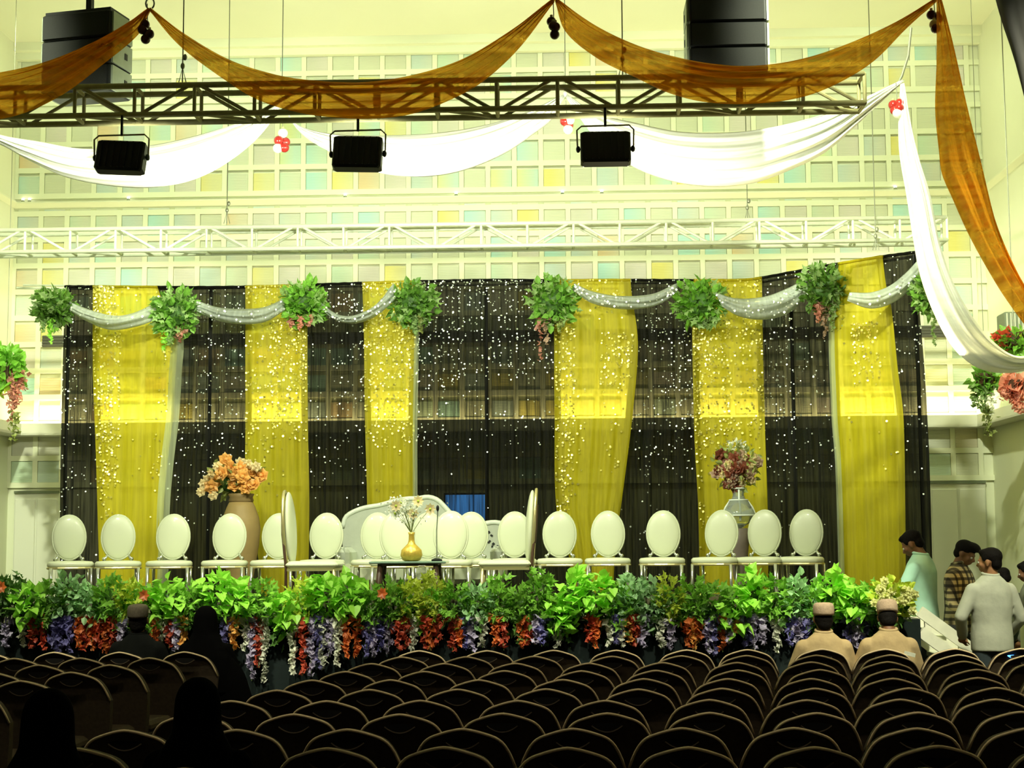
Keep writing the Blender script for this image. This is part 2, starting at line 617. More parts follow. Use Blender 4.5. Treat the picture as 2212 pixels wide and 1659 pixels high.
# ------------------------------------------------------------------ the room
WY = 21.0
XL, XR = xat(24, WY, 700), xat(2136, WY, 700)
ZC = zat(80, WY)
struct(MB().box(((XL+XR)/2, 9.0, -0.05), (XR-XL+1, 26.0, 0.1)).build('floor', 'carpet'))
ceil = struct(MB().box(((XL+XR)/2, 9.0, ZC+0.05), (XR-XL+1, 26.0, 0.1)).build('ceiling', 'ceiling_paint'))
wall = struct(MB().box(((XL+XR)/2, WY+0.13, ZC/2), (XR-XL+0.6, 0.16, ZC)).build('wall_back', 'wall_paint'))
wl = struct(MB().box((XL-0.1, 9.0, ZC/2), (0.2, 24.4, ZC)).build('wall_left', 'wall_paint'))
wr = struct(MB().box((XR+0.1, 9.0, ZC/2), (0.2, 24.4, ZC)).build('wall_right', 'wall_paint'))
# crown moulding under the ceiling
struct(MB().box(((XL+XR)/2, WY-0.08, ZC-0.06), (XR-XL, 0.25, 0.12)).box(((XL+XR)/2, WY-0.03, ZC-0.17), (XR-XL, 0.14, 0.1)).build('trim_1', 'bar_paint'))
# upper ledge: a shallow wedge, its underside sloped to catch the floodlights
ZL = zat(418, WY-0.09)
def ledge(name, z, drop, proj, m, label_side=True):
    mb = MB()
    mb.box(((XL+XR)/2, WY-proj+0.02, z-drop/2), (XR-XL, 0.04, drop))
    mb.box(((XL+XR)/2, WY-proj/2, z-drop+0.015), (XR-XL, proj, 0.03))
    mb.box((XR-proj+0.02, 10.0-proj/2, z-drop/2), (0.04, 22.0-proj, drop))
    mb.box((XR-proj/2, 10.0-proj/2, z-drop+0.015), (proj, 22.0-proj, 0.03))
    mb.box((XL+proj-0.02, 10.0-proj/2, z-drop/2), (0.04, 22.0-proj, drop))
    mb.box((XL+proj/2, 10.0-proj/2, z-drop+0.015), (proj, 22.0-proj, 0.03))
    return struct(mb.build(name, m))
mb = MB()
def wedge(p0, p1, inward):
    prof = [(-0.06, 0.0), (0.06, 0.0), (0.06, -0.02), (-0.06, -0.13)]
    vs_ = [V(p)+V(inward)*q+V((0, 0, z)) for p in (p0, p1) for q, z in prof]
    mb.add(vs_, [(0, 1, 5, 4), (1, 2, 6, 5), (2, 3, 7, 6), (3, 0, 4, 7), (3, 2, 1, 0), (4, 5, 6, 7)])
wedge((XL, WY, ZL), (XR, WY, ZL), (0, -1, 0))
wedge((XR, -1, ZL), (XR, WY, ZL), (-1, 0, 0))
wedge((XL, -1, ZL), (XL, WY, ZL), (1, 0, 0))
struct(mb.build('trim_2', 'bar_paint'))
ZV = zat(904, WY-0.28)
ledge('trim_3', ZV, 0.16, 0.28, 'lip_paint')
# LED strip bodies inside the cove and small lamps on the ledge
led = MB().box(((XL+XR)/2, WY-0.10, ZV-0.12), (XR-XL-0.4, 0.02, 0.012)).build('led_strip', 'led', None, ((XL+XR)/2, WY-0.10, ZV-0.12))
tag(led, 'glowing warm strip light inside the back wall cove behind the curtains', 'strip light')
for k, px in enumerate((48, 62, 276, 745, 985, 1215, 1300, 1935)):
    p = at(px, 430-(px-48)*0.0125, WY-0.05)
    g = thing('ledge_lamp', 'small bright lamp on the upper wall ledge, %s from the left' % ORD[k+1], 'lamp', (p.x, WY-0.02, ZL+0.01), group='small lamps on the upper ledge')
    MB().ball((0, 0, 0.032), 0.02, 8, 6).build('bulb', 'bulb', g, smooth=True)
    MB().lathe([(0.02, -0.01), (0.026, 0.0), (0.018, 0.022)], 10).build('socket', 'grey_metal', g)

# tiled lattice: each pastel panel is a part of the wall, the proud bars too
PITCH = 58.5/F_PX*WY
TS = 0.80*PITCH
x0 = xat(1140, WY, 400)
cols = [x0+PITCH*n for n in range(-40, 40)]
cols = [x for x in cols if XL+TS*0.35 < x < XR-TS*0.35]
rows_up = [zat(y, WY) for y in (121, 181, 267, 327, 386)]
rows_lo = [zat(y, WY) for y in (474, 533, 592, 651, 710, 769, 828, 887)]
rows_dn = [zat(1010, WY), zat(951, WY)]
tile_me = {}
for i, m in enumerate(TILES):
    tile_me[i] = MB().bbox((0, 0, 0), (TS, 0.03, TS), 0.006).mesh('tile', m)
rt = random.Random(4)
cnt = 0
rest = [MB() for _ in TILES]
for zi, z in enumerate(rows_up+rows_lo+rows_dn):
    for x in cols:
        i = rt.choices(range(len(TILES)), TW)[0]
        hidden = (5+3 <= zi and XL+1.0 < x < XR-0.9)
        if not hidden and cnt < 300:
            o = link('tile', tile_me[i], wall, (x, WY+0.035, z))
            cnt += 1
        else:
            rest[i].bbox((x, WY+0.035, z), (TS, 0.03, TS), 0.006)
for i, r in enumerate(rest):
    if r.v:
        stuff(r.build('tile_field', TILES[i], wall))
bw = PITCH-TS
def bar(c, s):
    MB().box((0, 0, 0), s).build('lattice_bar', 'bar_paint', wall).location = c
for band in (rows_up[:2], rows_up[2:], rows_lo, rows_dn):
    zt, zb = max(band)+TS/2, min(band)-TS/2
    vb = [x-PITCH/2 for x in cols]+[cols[-1]+PITCH/2]
    me = MB().box((0, 0, 0), (bw*0.92, 0.05, zt-zb)).mesh('lattice_bar', MATS['bar_paint'])
    for x in vb:
        link('lattice_bar', me, wall, (x, WY+0.03, (zt+zb)/2))
    for k in range(len(band)+1):
        zz = max(band)+PITCH/2-PITCH*k
        hgt = bw
        if k == 0 and band is rows_up[2:]:
            zz += 0.03; hgt = bw+0.1
        bar(((XL+XR)/2, WY+0.028, zz), (XR-XL, 0.05, hgt))
# half-height row of panels just under the ledge
zz = zat(436, WY)
hm = MB().bbox((0, 0, 0), (TS, 0.03, 0.10), 0.006)
hm0 = hm.mesh('tile', TILES[0])
hm6 = hm.mesh('tile', TILES[6])
for j, x in enumerate(cols):
    link('half_tile', hm6 if j % 4 == 1 else hm0, wall, (x, WY+0.04, zz))
# air slot that runs along the wall behind the curtain, with its louvre blades
zs = zat(725, WY)
slot = MB().box(((XL+XR)/2, WY-0.005, zs), (XR-XL-0.9, 0.03, 0.16)).build('air_slot', 'grille', wall)
for k in range(4):
    MB().box(((XL+XR)/2, WY-0.025, zs-0.06+0.04*k), (XR-XL-0.9, 0.012, 0.012)).build('louvre_blade', 'grille', slot)
# plain panelled doors under the cove, left and right of the curtain
def door(name, px0, px1, py):
    xa, xb = xat(px0, WY, 1150), xat(px1, WY, 1150)
    zt = zat(py, WY)
    d = struct(MB().box(((xa+xb)/2, WY+0.02, zt/2), (xb-xa, 0.06, zt)).build(name, 'door_paint'))
    MB().box(((xa+xb)/2, WY-0.015, zt+0.01), (xb-xa, 0.05, 0.035)).build('head_trim', 'dark_line', d)
    n = max(2, round((xb-xa)/0.42))
    for k in range(n):
        w = (xb-xa)/n
        MB().bbox((xa+w*(k+0.5), WY-0.02, zt/2-0.02), (w-0.03, 0.03, zt-0.12), 0.01).build('door_panel', 'door_paint', d)
    return d
door('door_1', 30, 126, 1056)
door('door_2', 2012, 2132, 1050)
struct(MB().box((XL+0.02, 10, 0.06), (0.03, 22, 0.12)).build('baseboard_left', 'bar_paint'))
struct(MB().box((XR-0.02, 10, 0.06), (0.03, 22, 0.12)).build('baseboard_right', 'bar_paint'))
# blue screen glowing behind the black curtain
p = at(1005, 1100, 19.6)
sc = thing('display_screen', 'blue lit screen standing behind the black middle curtain', 'screen', (p.x, 19.6, 1.02))
sw, sh = 85/F_PX*19.6, 62/F_PX*19.6
MB().box((0, 0.04, p.z-1.02), (sw+0.05, 0.06, sh+0.05)).build('bezel', 'black_plastic', sc)
MB().box((0, 0.0, p.z-1.02), (sw, 0.02, sh)).build('screen', 'screen_blue', sc)
MB().box((0, 0.05, (p.z-1.02)/2-0.1), (0.05, 0.05, p.z-1.02-0.2)).box((0, 0.05, 0.015), (0.4, 0.3, 0.03)).build('stand', 'black_plastic', sc)

# ------------------------------------------------------------------ stage
SY0, SZ = 13.2, 1.02
SXL, SXR = XL+0.3, xat(1982, SY0)
st = thing('stage_platform', 'wide dark stage platform under the row of white chairs', 'stage', ((SXL+SXR)/2, 16.4, 0))
SC = V(((SXL+SXR)/2, 16.4, 0))
MB().box(((SXL+SXR)/2, 16.4, SZ-0.05), (SXR-SXL, 6.4, 0.1)).build('deck', 'stage_boards', st, SC)
sk = MB()
def skirt(u, v):
    x = lerp(SXL, SXR, u)
    return V((x, SY0-0.01+0.02*math.sin(x*26)*(0.3+v), lerp(SZ, 0.0, v)))
sk.grid(skirt, 420, 3)
sk.build('skirt', 'skirt_cloth', st, SC, smooth=True)
sk2 = MB().grid(lambda u, v: V((SXR+0.01*math.sin(u*90), lerp(SY0, 19.6, u), lerp(SZ, 0, v))), 120, 2)
sk2.build('side_skirt', 'skirt_cloth', st, SC, smooth=True)

# side stairs, down to the right
stairs = thing('stage_stairs', 'pale painted side stairs descending to the right from the stage', 'stairs', (SXR+0.7, 13.65, 0))
so = V((SXR+0.7, 13.65, 0))
sl = V((1.0, 0, -0.75)).normalized()
for yy in (13.30, 13.95):
    a = V((SXR+0.02, yy, SZ+0.06))
    b = a+sl*1.55
    n = V((0.6, 0, 0.8))
    w = 0.085
    MB().box((a+b)/2, ((b-a).length, 0.05, 0.095), Matrix.Rotation(math.atan2(0.75, 1.0), 3, 'Y')).build('handrail', 'stair_paint', stairs, so)
    a2, b2 = a-V((0, 0, 0.17)), b-V((0, 0, 0.17))
    MB().box((a2+b2)/2, ((b-a).length, 0.05, 0.095), Matrix.Rotation(math.atan2(0.75, 1.0), 3, 'Y')).build('stringer', 'stair_paint', stairs, so)
    for k in range(5):
        q = lerp(a, b, 0.05+k*0.225)
        MB().box(q-V((0, 0, 0.12)), (0.05, 0.04, 0.18)).build('baluster', 'stair_paint', stairs, so)
for k in range(6):
    MB().box((SXR+0.12+k*0.21, 13.62, SZ-0.17*(k+1)+0.0), (0.24, 0.62, 0.035)).build('tread', 'stair_paint', stairs, so)
# ------------------------------------------------------------------ trusses
def truss(name, label, Y, x0, x1, ztop, S, step, mname, phase, rt_, rb):
    t = thing(name, label, 'truss', ((x0+x1)/2, Y, ztop-S))
    o = V(((x0+x1)/2, Y, ztop-S))
    for yy in (Y, Y+S):
        for zz in (ztop, ztop-S):
            MB().tube([(x0, yy, zz), (x1, yy, zz)], rt_, 10).build('chord', mname, t, o, True)
    xs = []
    x = x1
    while x > x0:
        xs.append(x)
        x -= step
    vb = MB().tube([(0, 0, -S), (0, 0, 0)], rb, 8).mesh('upright', MATS[mname])
    hb = MB().tube([(0, 0, 0), (0, S, 0)], rb, 8).mesh('cross_bar', MATS[mname])
    d1 = MB().tube([(-0.42*step, 0, -S), (0.42*step, 0, 0)], rb, 8).mesh('brace', MATS[mname])
    d2 = MB().tube([(-0.42*step, 0, 0), (0.42*step, 0, -S)], rb, 8).mesh('brace', MATS[mname])
    h1 = MB().tube([(-0.42*step, 0, 0), (0.42*step, S, 0)], rb, 8).mesh('flat_brace', MATS[mname])
    for k, x in enumerate(xs):
        for yy in (0, S):
            link('upright', vb, t, V((x+(0.0 if yy == 0 else 0.0), Y+yy, ztop))-o)
            if x-step > x0-0.3:
                link('brace', d1 if (k+phase) % 2 else d2, t, V((x-step/2, Y+yy, ztop))-o)
        for zz in (0, -S):
            link('cross_bar', hb, t, V((x, Y, ztop+zz))-o)
        if x-step > x0-0.3 and k % 2 == 0:
            link('flat_brace', h1, t, V((x-step/2, Y, ztop-S))-o)
    return t
TY = 13.1
TZ = zat(170, TY)
truss('lighting_truss', 'backlit dark box truss carrying three floodlights behind the orange swags', TY, xat(-110, TY, 200), xat(1868, TY, 200), TZ, 0.26, 0.532, 'alu_shaded', 0, 0.026, 0.017)
RY = 17.7
RZ = zat(481, RY)
truss('stage_truss', 'bright silver box truss hanging above the striped curtain', RY, xat(-110, RY, 500), xat(2046, RY, 500), RZ, 0.262, 0.540, 'alu_bright', 1, 0.026, 0.016)

# suspension wires with small shackles
def wire(px, py0, Y, label):
    a = at(px, py0, Y)
    g = thing('suspension_wire', label, 'wire', (a.x, Y, a.z))
    MB().tube([(0, 0, 0), (0.004, 0, (ZC-a.z)*0.5), (0, 0, ZC-a.z)], 0.006, 6).build('cable', 'steel_wire', g)
    MB().ball((0, 0, 0.16), (0.02, 0.02, 0.03), 8, 6).ball((0.02, 0, 0.24), (0.02, 0.02, 0.03), 8, 6).build('shackle', 'steel_wire', g)
    MB().tube([(-0.035, 0, 0), (0, 0, 0.15), (0.035, 0, 0)], 0.005, 5).build('sling', 'steel_wire', g)
wire(394, 181, TY, 'thin wire holding the dark truss near the left speaker')
wire(1345, 166, TY, 'thin wire holding the dark truss near the right speaker')
wire(490, 483, RY, 'thin wire holding the silver truss on its left')
wire(1615, 478, RY, 'thin wire holding the silver truss on its right')
wire(1892, 540, 17.5, 'thin wire down to the raised right curtain end')

# ------------------------------------------------------------------ floodlights (their backs face the hall)
def flood(px, py, wpx, hpx, tilt, roll, label, power):
    Y = 13.05
    s = Y/F_PX
    c = at(px, py, Y)
    w, h, dep = wpx*s, hpx*s, 0.13
    zt = TZ-0.28
    g = thing('floodlight', label, 'floodlight', (c.x, Y, c.z), group='floodlights under the dark truss')
    R = Matrix.Rotation(roll, 3, 'Y') @ Matrix.Rotation(tilt, 3, 'X')
    MB().bbox((0, 0, 0), (w, dep, h), 0.02, R).build('housing', 'black_plastic', g)
    f = MB()
    for k in range(7):
        f.box(R @ V(((k-3)*w*0.13, -dep*0.55, 0)), (0.012, 0.02, h*0.86), R)
    f.build('cooling_fins', 'black_plastic', g)
    MB().box(R @ V((0, dep*0.5+0.004, 0)), (w*0.9, 0.008, h*0.88), R).build('lens', 'lamp_lens', g)
    br = MB().tube([(-w/2-0.025, 0, -0.01), (-w/2-0.03, 0, h/2+0.02), (-w/2+0.01, 0, h/2+0.055), (w/2-0.01, 0, h/2+0.06), (w/2+0.03, 0, h/2+0.02), (w/2+0.025, 0, -0.01)], 0.008, 6)
    br.build('bracket', 'alu_shaded', g)
    MB().ball((-w/2-0.02, 0, 0), (0.02, 0.03, 0.03), 8, 6).build('knob', 'black_plastic', g)
    MB().ball((w/2+0.02, 0, 0), (0.02, 0.03, 0.03), 8, 6).build('knob', 'black_plastic', g)
    MB().tube([(0, 0, h/2+0.05), (0, 0, max(zt-c.z, h/2+0.09))], 0.012, 8).build('clamp_rod', 'black_plastic', g)
    d = R @ V((0, 1, 0))
    area('floodlight_lamp', c+d*(dep*0.5+0.03), d, w*0.85, h*0.8, power, (0.97, 1.0, 0.76), 160)
flood(262, 341, 108, 74, -0.26, 0.05, 'black floodlight hanging under the truss, leftmost of the three', 125)
flood(773, 333, 108, 78, -0.26, 0.03, 'black floodlight hanging under the truss, middle of the three', 125)
flood(1308, 322, 110, 76, -0.26, 0.0, 'black floodlight hanging under the truss, rightmost of the three', 125)

# ------------------------------------------------------------------ hanging loudspeakers
def array(px0, px1, py0, py1, Y, rz, label, n):
    a, b = at(px0, py0, Y), at(px1, py1, Y)
    w, h = b.x-a.x, (a.z-b.z)
    g = thing('line_array_speaker', label, 'loudspeaker', ((a.x+b.x)/2, Y, b.z), rz, 'hanging loudspeakers')
    eh = h/n
    for k in range(n):
        z = eh*(k+0.5)
        dep = 0.42
        MB().bbox((0, 0, z), (w, dep, eh-0.008), 0.012).build('cabinet', 'black_plastic', g)
        c = MB().box((0, -dep/2-0.006, z), (w*0.93, 0.012, eh*0.86))
        c.build('grille', 'black_grille', g)
        for sx in (-1, 1):
            pl = MB().box((sx*(w/2+0.012), 0, z), (0.02, dep*0.86, eh*0.9)).build('side_plate', 'grey_metal', g)
            MB().box((sx*(w/2+0.024), 0.06, z), (0.006, 0.05, 0.06)).build('slot', 'black_plastic', pl)
    MB().box((0, 0, h+0.015), (w*0.96, 0.36, 0.03)).build('flying_frame', 'black_plastic', g)
    MB().box((0.03*w, 0, (ZC-b.z+h)/2), (0.055, 0.055, ZC-b.z-h)).build('hanging_pole', 'black_plastic', g)
array(110, 266, 43, 212, 14.1, -0.22, 'black hanging loudspeaker behind the left orange swag', 3)
array(1484, 1653, 10, 168, 14.1, 0.0, 'black hanging loudspeaker above the right orange swag', 3)

# ------------------------------------------------------------------ swags
def swag(name, label, cat, Y, up, lo, mname, folds, amp, group, nu=90, nv=40, rev=1, dY=None):
    """cloth hung between two points; up/lo are its upper and lower hems"""
    pts = [at(p[0], p[1], Y) for p in (up[0], up[-1])]
    org = V((pts[0].x, Y, min(pts[0].z, pts[1].z)))
    mb = MB()
    ph = random.random()*6
    def fn(u, v):
        a, b = curve_at(up, u), curve_at(lo, u)
        vv = v
        px, py = lerp(a[0], b[0], vv), lerp(a[1], b[1], vv)
        yy = Y+(dY(u) if dY else 0)
        p = at(px, py, yy)
        w = math.sin(PI*min(1, max(0, u)))**0.6
        y = -0.16*w*math.sin(PI*vv)                      # the cloth bellies out towards the hall
        f = math.sin(vv*folds*2*PI+ph+1.6*math.sin(u*4+ph))+0.5*math.sin(vv*folds*4.3*PI+2.1*u*3+ph*2)
        y += amp*f*(0.35+0.65*w)
        p += V((0, y, 0.25*amp*f*w))
        return p
    mb.grid(fn, nu, nv)
    o = mb.build(name, mname, None, org, True)
    sd = o.modifiers.new('thickness', 'SOLIDIFY')
    sd.thickness = 0.004
    return tag(o, label, cat, group)

OG = 'orange ceiling swags'
up1 = [(325, 18), (400, 75), (500, 132), (600, 162), (700, 175), (800, 176), (900, 160), (1000, 127), (1100, 68), (1195, -2)]
lo1 = [(323, 22), (385, 95), (465, 157), (550, 212), (640, 242), (720, 254), (800, 257), (880, 249), (960, 222), (1040, 178), (1120, 105), (1197, 4)]
swag('orange_swag', 'orange voile swag hanging in the middle, across the dark truss', 'drape', 12.0, up1, lo1, 'orange_voile', 4.5, 0.05, OG)
up2 = [(1203, -2), (1290, 58), (1380, 100), (1480, 128), (1560, 140), (1650, 140), (1740, 125), (1830, 95), (1930, 50), (2018, -2)]
lo2 = [(1200, 4), (1222, 68), (1290, 125), (1370, 165), (1450, 202), (1540, 223), (1650, 223), (1740, 208), (1820, 175), (1890, 130), (1960, 60), (2022, 4)]
swag('orange_swag', 'orange voile swag hanging below the right black loudspeaker', 'drape', 12.0, up2, lo2, 'orange_voile', 4.5, 0.05, OG)
up0 = [(-554, 20), (-480, 75), (-330, 145), (-115, 170), (0, 158), (100, 135), (200, 93), (280, 47), (322, 18)]
lo0 = [(-556, 24), (-460, 110), (-330, 215), (-115, 272), (0, 256), (60, 240), (140, 200), (220, 140), (300, 72), (324, 22)]
swag('orange_swag', 'orange voile swag at the left edge, before the left loudspeaker', 'drape', 12.0, up0, lo0, 'orange_voile', 4.5, 0.05, OG)
upr = [(2033, -4), (2060, 100), (2090, 230), (2115, 330), (2150, 480), (2180, 560), (2212, 622), (2262, 685), (2340, 730), (2500, 720), (2680, 620), (2832, 480)]
lor = [(2024, -2), (2024, 130), (2021, 240), (2030, 330), (2036, 375), (2060, 430), (2092, 500), (2130, 570), (2180, 650), (2245, 730), (2340, 785), (2500, 780), (2690, 660), (2834, 486)]
swag('orange_swag', 'long orange voile tail falling steeply at the right edge', 'drape', 11.9, upr, lor, 'orange_voile', 3, 0.04, OG)
WG = 'white ceiling swags'
swag('white_swag', 'white satin swag around the leftmost floodlight', 'drape', 15.1,
     [(-160, 215), (-90, 262), (0, 292), (80, 306), (180, 322), (320, 315), (400, 300), (480, 278), (560, 250), (606, 222)],
     [(-160, 220), (-100, 280), (0, 312), (60, 345), (150, 385), (280, 405), (380, 398), (460, 370), (540, 315), (588, 262), (608, 226)], 'white_satin', 4, 0.03, WG)
swag('white_swag', 'white satin swag around the middle floodlight', 'drape', 15.1,
     [(612, 222), (640, 268), (720, 290), (830, 293), (950, 287), (1050, 270), (1130, 245), (1216, 205)],
     [(610, 226), (650, 288), (720, 332), (800, 368), (880, 381), (960, 377), (1030, 358), (1100, 325), (1150, 290), (1190, 258), (1219, 210)], 'white_satin', 4, 0.03, WG)
swag('white_swag', 'white satin swag right of the rightmost floodlight', 'drape', 15.1,
     [(1226, 205), (1290, 245), (1370, 265), (1470, 285), (1600, 285), (1700, 268), (1800, 240), (1880, 205), (1949, 172)],
     [(1222, 210), (1285, 295), (1360, 355), (1440, 388), (1530, 403), (1620, 397), (1700, 370), (1780, 330), (1850, 270), (1920, 205), (1953, 176)], 'white_satin', 4, 0.03, WG)
swag('white_swag', 'white satin tail falling in front of the right curtain end', 'drape', 15.0,
     [(1953, 180), (1966, 260), (1985, 340), (2010, 420), (2030, 520), (2060, 610), (2105, 690), (2150, 742), (2195, 770), (2240, 762), (2320, 715), (2410, 625), (2468, 534)],
     [(1945, 182), (1941, 250), (1943, 330), (1958, 420), (1974, 520), (1990, 600), (2020, 680), (2060, 750), (2110, 793), (2165, 806), (2230, 796), (2330, 740), (2415, 640), (2470, 540)], 'white_satin', 3, 0.025, WG)
tw = [at(x, y, 15.1) for x, y in ((1968, 60), (1962, 120), (1948, 165), (1940, 180), (1920, 200))]
tag(MB().tube(tw, 0.014, 6).build('suspension_rope', 'steel_wire', None, tw[2]), 'twisted pale rope holding the white swags at the right', 'rope')
hk = at(324, 8, 12.0)
g = thing('ceiling_hook', 'small round wire hook above the left orange swag peak', 'hook', hk)
MB().tube([V((0.035*math.sin(a), 0, 0.045*math.cos(a))) for a in [k*PI/6 for k in range(-5, 6)]], 0.007, 6).build('ring', 'steel_wire', g)
MB().tube([(0, 0, 0.045), (0, 0, ZC-hk.z)], 0.006, 6).build('cord', 'steel_wire', g)
for px, py, Y, lab in ((1199, 0, 12.0, 'thin cord above the middle orange swag peak'), (2024, 0, 12.0, 'thin cord above the right orange swag peak'),
                       (609, 224, 15.1, 'thin cord above the left white swag peak'), (1221, 207, 15.1, 'thin cord above the middle white swag peak')):
    a = at(px, py, Y)
    g = thing('peak_cord', lab, 'cord', a, group='cords holding the swag peaks')
    MB().tube([(0, 0, 0.02), (0.004, 0, (ZC-a.z)*0.5), (0, 0, ZC-a.z)], 0.005, 6).build('cord_line', 'steel_wire', g)
    MB().ball((0, 0, 0.02), (0.02, 0.02, 0.03), 8, 6).build('knot', 'white_satin' if Y > 13 else 'orange_voile', g)
# dark banner at the right top corner
swag('hanging_banner', 'dark grey cloth hanging in the top right corner', 'banner', 11.0,
     [(2240, -900), (2250, -500), (2262, -60), (2275, 60), (2300, 200), (2320, 330)], [(2060, -900), (2090, -500), (2140, -60), (2160, 30), (2192, 130), (2222, 250)], 'grey_banner', 2, 0.02, None, 30, 14)

# ------------------------------------------------------------------ glass ball ornaments at the swag peaks
def ornaments(px, py, Y, pts, label):
    c = at(px, py, Y)
    g = thing('ball_ornament', label, 'ornament', c, group='hanging ball clusters')
    top = c+V((0, 0, 0.30))
    s = Y/F_PX
    MB().tube([(0, 0, 0), (0.005, 0, 0.1), (0, 0, 0.24)], 0.004, 5).build('string', 'steel_wire', g)
    for k, (dx, dy, m) in enumerate(pts):
        p = V((dx*s, random.uniform(-0.03, 0.03), -dy*s))
        b = MB().ball(p, 11*s, 14, 10).build('bauble', m, g, smooth=True)
        MB().lathe([(0.012, 0), (0.012, 0.018)], 8, p+V((0, 0, 11*s-0.004))).build('cap', 'ornament_gold', b)
D, R_, G_, W_ = 'ornament_dark', 'ornament_red', 'ornament_gold', 'ornament_white'
ornaments(317, 70, 12.0, [(-4, -18, D), (-8, -4, D), (8, 6, D), (-2, 16, D)], 'cluster of dark glass balls at the left orange swag peak')
ornaments(1195, 58, 12.0, [(-4, -14, D), (0, 0, D), (5, 2, D), (3, 17, 'ornament_dark')], 'cluster of dark glass balls at the middle orange swag peak')
ornaments(2018, 45, 12.0, [(-4, -16, D), (0, 8, G_), (2, 18, D), (10, -8, D)], 'cluster of dark glass balls at the right orange swag peak')
ornaments(610, 308, 15.1, [(-7, -3, R_), (6, -2, R_), (5, 12, R_), (2, -20, W_), (-9, 14, W_)], 'cluster of red and white balls beside the left white swag peak')
ornaments(1223, 268, 15.1, [(-3, -6, R_), (5, 2, R_), (8, -8, W_), (4, 12, W_)], 'cluster of red and white balls at the middle white swag peak')
ornaments(1937, 230, 15.0, [(-7, -4, R_), (6, -6, R_), (-4, 8, R_), (4, 6, R_), (0, 17, W_)], 'cluster of glossy red balls beside the white swag tail')

# ------------------------------------------------------------------ striped sequin curtain
BY = 18.5
TOPL = [(120, 619), (200, 619), (500, 620), (800, 611), (1050, 605), (1200, 606), (1300, 605), (1600, 605), (1645, 600), (1700, 590), (1800, 571), (1905, 555), (1985, 544)]
def curtain_Y(px):
    return BY if px < 1650 else BY-(px-1650)/340.0*1.6
ZFLOOR = SZ+0.03
def curtain(name, label, edges_l, edges_r, mname, front, pleats, amp, seq, seqmat, group, ivory=None):
    """edges: (py, px) lists; seq: list of (u0,u1,v0,v1,count)"""
    pl0 = interp(edges_l, 700)
    base = at((interp(edges_l, 700)+interp(edges_r, 700))/2, 1250, curtain_Y(pl0)-front)
    org = V((base.x, base.y, ZFLOOR))
    g = thing(name, label, 'curtain', org, group=group)
    ph = random.random()*9
    def pos(u, v, off=0.0):
        pxm = lerp(interp(edges_l, 600), interp(edges_r, 600), u)
        ytop = interp(TOPL, pxm)
        py = lerp(ytop, 1320, v)
        px = lerp(interp(edges_l, py), interp(edges_r, py), u)
        yy = curtain_Y(px)-front
        p = at(px, py, yy)
        f = math.sin(u*pleats*2*PI+ph+0.5*math.sin(v*3+ph))+0.45*math.sin(u*pleats*5.2*PI+ph*2+v)
        p.y += amp*f*(0.5+0.5*v)-off
        if p.z < ZFLOOR and px < 1980:
            p.z = ZFLOOR
        return p
    nu = max(24, int(pleats*14))
    MB().grid(lambda u, v: pos(u, v), nu, 36).build('cloth', mname, g, org, True)
    # stitched hem pocket along the top
    hem = [pos(k/20, 0.0)+V((0, 0, 0.0)) for k in range(21)]
    MB().tube(hem, 0.018, 6).build('top_hem', mname, g, org, True)
    sq = MB()
    rr = random.Random(int(interp(edges_l, 700)))
    for (u0, u1, v0, v1, cnt) in seq:
        strands = max(2, int((u1-u0)*26))
        for k in range(cnt if v0 < 0.38 else cnt//2):
            if rr.random() < 0.75:
                u = u0+(u1-u0)*(int(rr.random()*strands)+0.5)/strands+rr.gauss(0, 0.006)
            else:
                u = rr.uniform(u0, u1)
            if not 0.01 < u < 0.99:
                continue
            v = v0+(v1-v0)*rr.random()**1.5
            p = pos(u, v, 0.025)
            r = rr.uniform(0.007, 0.0135)*(1.0 if mname == 'yellow_voile' else 0.78)
            n = V((rr.gauss(0, 0.30), -1, 0.06+rr.gauss(0, 0.26))).normalized()
            a = n.cross(V((0, 0, 1))).normalized()*r
            b = n.cross(a).normalized()*r
            sq.add([p+a+b*0.4, p+a*0.4+b, p-a*0.4+b, p-a+b*0.4, p-a-b*0.4, p-a*0.4-b, p+a*0.4-b, p+a-b*0.4], [(0, 1, 2, 3, 4, 5, 6, 7)])
    if sq.v:
        stuff(sq.build('sequins', seqmat, g, org))
    if ivory:
        il, ir = ivory
        def ifn(u, v):
            py = lerp(640, 1320, v)
            px = lerp(interp(il, py), interp(ir, py), u)
            return at(px, py, curtain_Y(px)-front-0.02+0.015*math.sin(u*6+v*9))
        MB().grid(ifn, 6, 30).build('lining_strip', 'ivory_voile', g, org, True)
    return g

def E(*a):
    return [(y, x) for x, y in a]
e = {}
e['a'] = E((142, 540), (140, 620), (135, 800), (130, 1000), (128, 1330))
e['b'] = E((200, 540), (200, 620), (200, 800), (207, 1000), (216, 1330))
e['c'] = E((350, 540), (352, 620), (393, 720), (391, 800), (385, 900), (373, 1000), (365, 1100), (360, 1330))
e['d'] = E((530, 540), (530, 620), (530, 900), (532, 1050), (557, 1200), (566, 1330))
e['e'] = E((664, 540), (664, 620), (665, 900), (668, 1100), (664, 1330))
e['f'] = E((783, 540), (783, 620), (786, 720), (788, 900), (793, 1090), (796, 1330))
e['g'] = E((898, 540), (898, 620), (899, 720), (896, 900), (896, 1330))
e['h'] = E((1197, 540), (1197, 680), (1198, 900), (1202, 1100), (1225, 1180), (1245, 1330))
e['i'] = E((1362, 540), (1363, 620), (1378, 740), (1366, 900), (1346, 1060), (1330, 1180), (1322, 1330))
e['j'] = E((1500, 540), (1498, 620), (1495, 700), (1500, 950), (1508, 1100), (1512, 1330))
e['k'] = E((1645, 540), (1646, 620), (1648, 750), (1653, 950), (1658, 1100), (1660, 1330))
